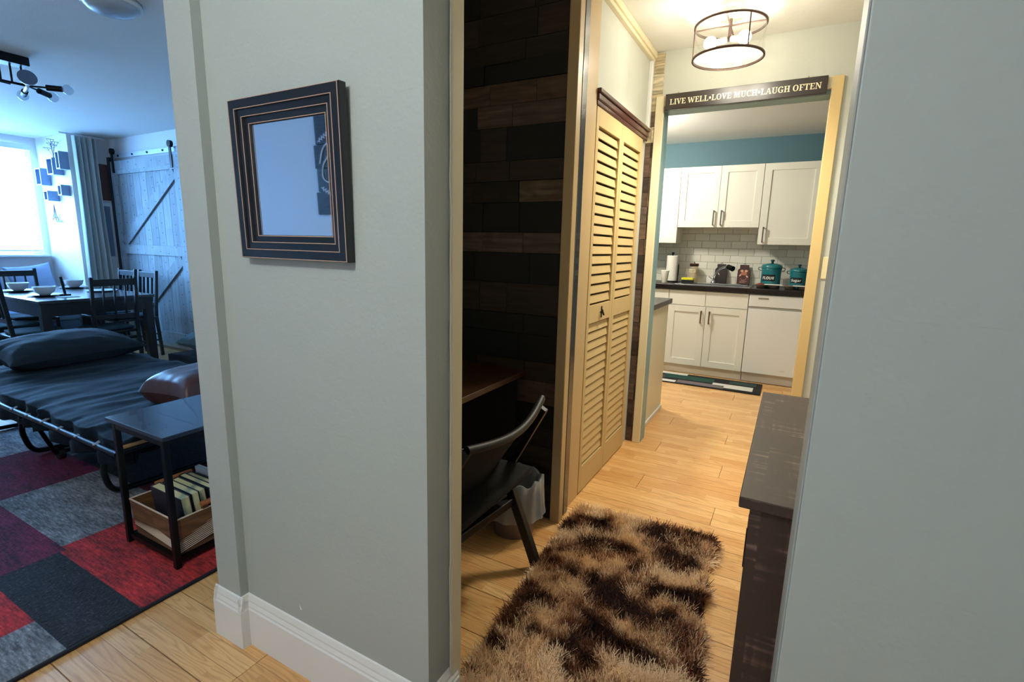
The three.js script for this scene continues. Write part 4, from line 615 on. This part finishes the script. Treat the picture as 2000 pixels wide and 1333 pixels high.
{ // bench under the window with cushions
  const t = thing('bench_seat', 'low upholstered bench under the bright window', 'bench', [-7.72, 0, -1.60]); part('base', bb(-0.46, 0.27, 0, 0.30, -1.17, 1.17, 0.01), M('#41566e', 0.8), t); part('seat_cushion', bb(-0.46, 0.28, 0.30, 0.44, -1.17, 1.17, 0.03), cloth('#5f7894'), t);
  const mk = (label, z, c, s, tz) => { const m = single('pillow', pillowGeo(0.44, 0.44, 0.14, s, 0.006), cloth(c), label, 'pillow', 'cushions on the window bench'); m.position.set(-7.95, 0.73, z); m.rotation.set(0, 0, -1.25); m.rotateX(0); m.rotation.x = tz; };
  mk('pale blue cushion leaning under the window at the left edge', -2.05, '#6d93c4', 21, 0); mk('grey blue cushion leaning in the corner of the window bench', -2.53, '#8fa0bd', 25, 0.12);
}
{ // dining table
  const t = thing('dining_table', 'dark wooden dining table set with bowls near the window', 'table', [-6.225, 0, -2.205]); const dkw = P('#0a0b0e', 0.4);
  part('table_top', bb(-0.725, 0.725, 0.712, 0.74, -0.445, 0.445, 0.004), P('#2a2b30', 0.22, { clearcoat: 0.4, clearcoatRoughness: 0.2 }), t); part('apron', [bb(-0.68, 0.68, 0.60, 0.712, 0.405, 0.425), bb(-0.68, 0.68, 0.60, 0.712, -0.425, -0.405), bb(0.685, 0.705, 0.60, 0.712, -0.40, 0.40), bb(-0.705, -0.685, 0.60, 0.712, -0.40, 0.40)], dkw, t);
  for (const x of [-1, 1]) for (const z of [-1, 1]) part('leg', bb(x * 0.675 - 0.035, x * 0.675 + 0.035, 0, 0.712, z * 0.395 - 0.035, z * 0.395 + 0.035, 0.004), dkw, t);
}
{ // dining chairs, back toward +z
  const dk = P('#08090c', 0.4), t = thing('dining_chair', 'black spindle back dining chair nearest the cot at the table end', 'chair', [-5.56, 0, -2.245], Math.PI / 2, 'dining chairs around the table');
  for (const x of [-0.17, 0.17]) { part('back_post', bar(V(x, 0.44, 0.19), V(x, 0.935, 0.235), 0.030, 0.026, V(1, 0, 0)), dk, t); part('leg', bar(V(x, 0.44, 0.19), V(x, 0.003, 0.215), 0.030, 0.028, V(1, 0, 0)), dk, t); part('leg', bar(V(x, 0.43, -0.17), V(x, 0.003, -0.175), 0.030, 0.030, V(1, 0, 0)), dk, t); }
  part('top_rail', bb(-0.16, 0.16, 0.855, 0.915, 0.220, 0.238, 0.004), dk, t); part('lower_rail', bb(-0.16, 0.16, 0.555, 0.595, 0.193, 0.209, 0.003), dk, t); for (const x of [-0.085, 0, 0.085]) part('spindle', bar(V(x, 0.59, 0.203), V(x, 0.86, 0.228), 0.022, 0.012, V(1, 0, 0)), dk, t);
  part('seat', bb(-0.185, 0.185, 0.415, 0.44, -0.19, 0.19, 0.006), dk, t); part('seat_cushion', soft(0.36, 0.035, 0.36, 12, 3, 12, (p) => { const k = Math.max(Math.abs(p.x), Math.abs(p.z)) / 0.18; p.y *= 1 - 0.5 * k ** 6; const r = Math.hypot(p.x, p.z); if (r > 0.18) { p.x *= 0.18 / r * 0.4 + 0.6; p.z *= 0.18 / r * 0.4 + 0.6; } }).translate(0, 0.456, -0.01), cloth('#1c3a44'), t);
  part('stretcher', [rod(V(-0.17, 0.18, -0.17), V(-0.17, 0.18, 0.20), 0.009), rod(V(0.17, 0.18, -0.17), V(0.17, 0.18, 0.20), 0.009), rod(V(-0.17, 0.24, 0.20), V(0.17, 0.24, 0.20), 0.009)], dk, t);
  const G = 'dining chairs around the table';
  copyOf(t, 'dining chair at the far table end in front of the window', [-6.93, 0, -2.13], -Math.PI / 2, G); copyOf(t, 'dining chair on the barn door side farther from the cot', [-6.66, 0, -2.72], Math.PI, G); copyOf(t, 'dining chair on the barn door side nearer the cot', [-6.22, 0, -2.72], Math.PI, G); copyOf(t, 'dining chair at the left edge with its back to the window light', [-5.80, 0, -1.80], 0, G); copyOf(t, 'dining chair cut by the left photo edge behind the pillow', [-6.34, 0, -1.80], 0, G);
}
{ // settings on the table
  const TY = 0.741; const white = P('#e9eef2', 0.25), dp = P('#20242c', 0.3);
  const setting = (x, z, w1, w2, k) => { single('plate', lathe([[0, 0.001], [0.07, 0.001], [0.125, 0.012], [0.128, 0.014], [0.124, 0.015], [0.07, 0.006], [0, 0.005]], 40, x, TY, z), dp, 'dark plate under the white bowl ' + w1, 'plate', 'plates on the dining table'); if (k) single('bowl', lathe([[0, 0], [0.038, 0], [0.042, 0.008], [0.07, 0.03], [0.083, 0.078], [0.080, 0.079], [0.066, 0.034], [0, 0.012]], 40, x, TY + 0.0065, z), white, 'white bowl ' + w2, 'bowl', 'bowls on the dining table'); };
  setting(-5.98, -1.97, 'nearest the cot', 'nearest the cot on the dining table', 1); setting(-6.60, -1.98, 'farther left on the table', 'farther left on the dining table by the window chair', 1); setting(-6.70, -2.46, 'by the curtain side of the table', 'on the curtain side of the dining table', 1);
  single('plate', lathe([[0, 0.001], [0.07, 0.001], [0.125, 0.012], [0.128, 0.014], [0.124, 0.015], [0.07, 0.006], [0, 0.005]], 40, -6.12, TY, -2.47), white, 'pale plate without a bowl behind the nearest dining chair', 'plate', 'plates on the dining table');
  const c = thing('candlestick', 'slim black upright holder standing on the dining table', 'holder', [-5.93, TY, -2.10]); part('foot', bb(-0.045, 0.045, 0, 0.012, -0.03, 0.03, 0.003), blackMetal, c); part('stem', rod(V(0, 0.01, 0), V(-0.02, 0.17, 0.01), 0.011), blackMetal, c); part('tip', rod(V(-0.02, 0.17, 0.01), V(-0.022, 0.19, 0.011), 0.012), M('#cfd4da', 0.4), c);
  single('napkin', bb(-5.80, -5.68, TY, TY + 0.004, -2.12, -1.98, 0.001), cloth('#c9d2da'), 'folded pale napkin at the near table corner', 'napkin');
}
renderer.render(scene, camera);
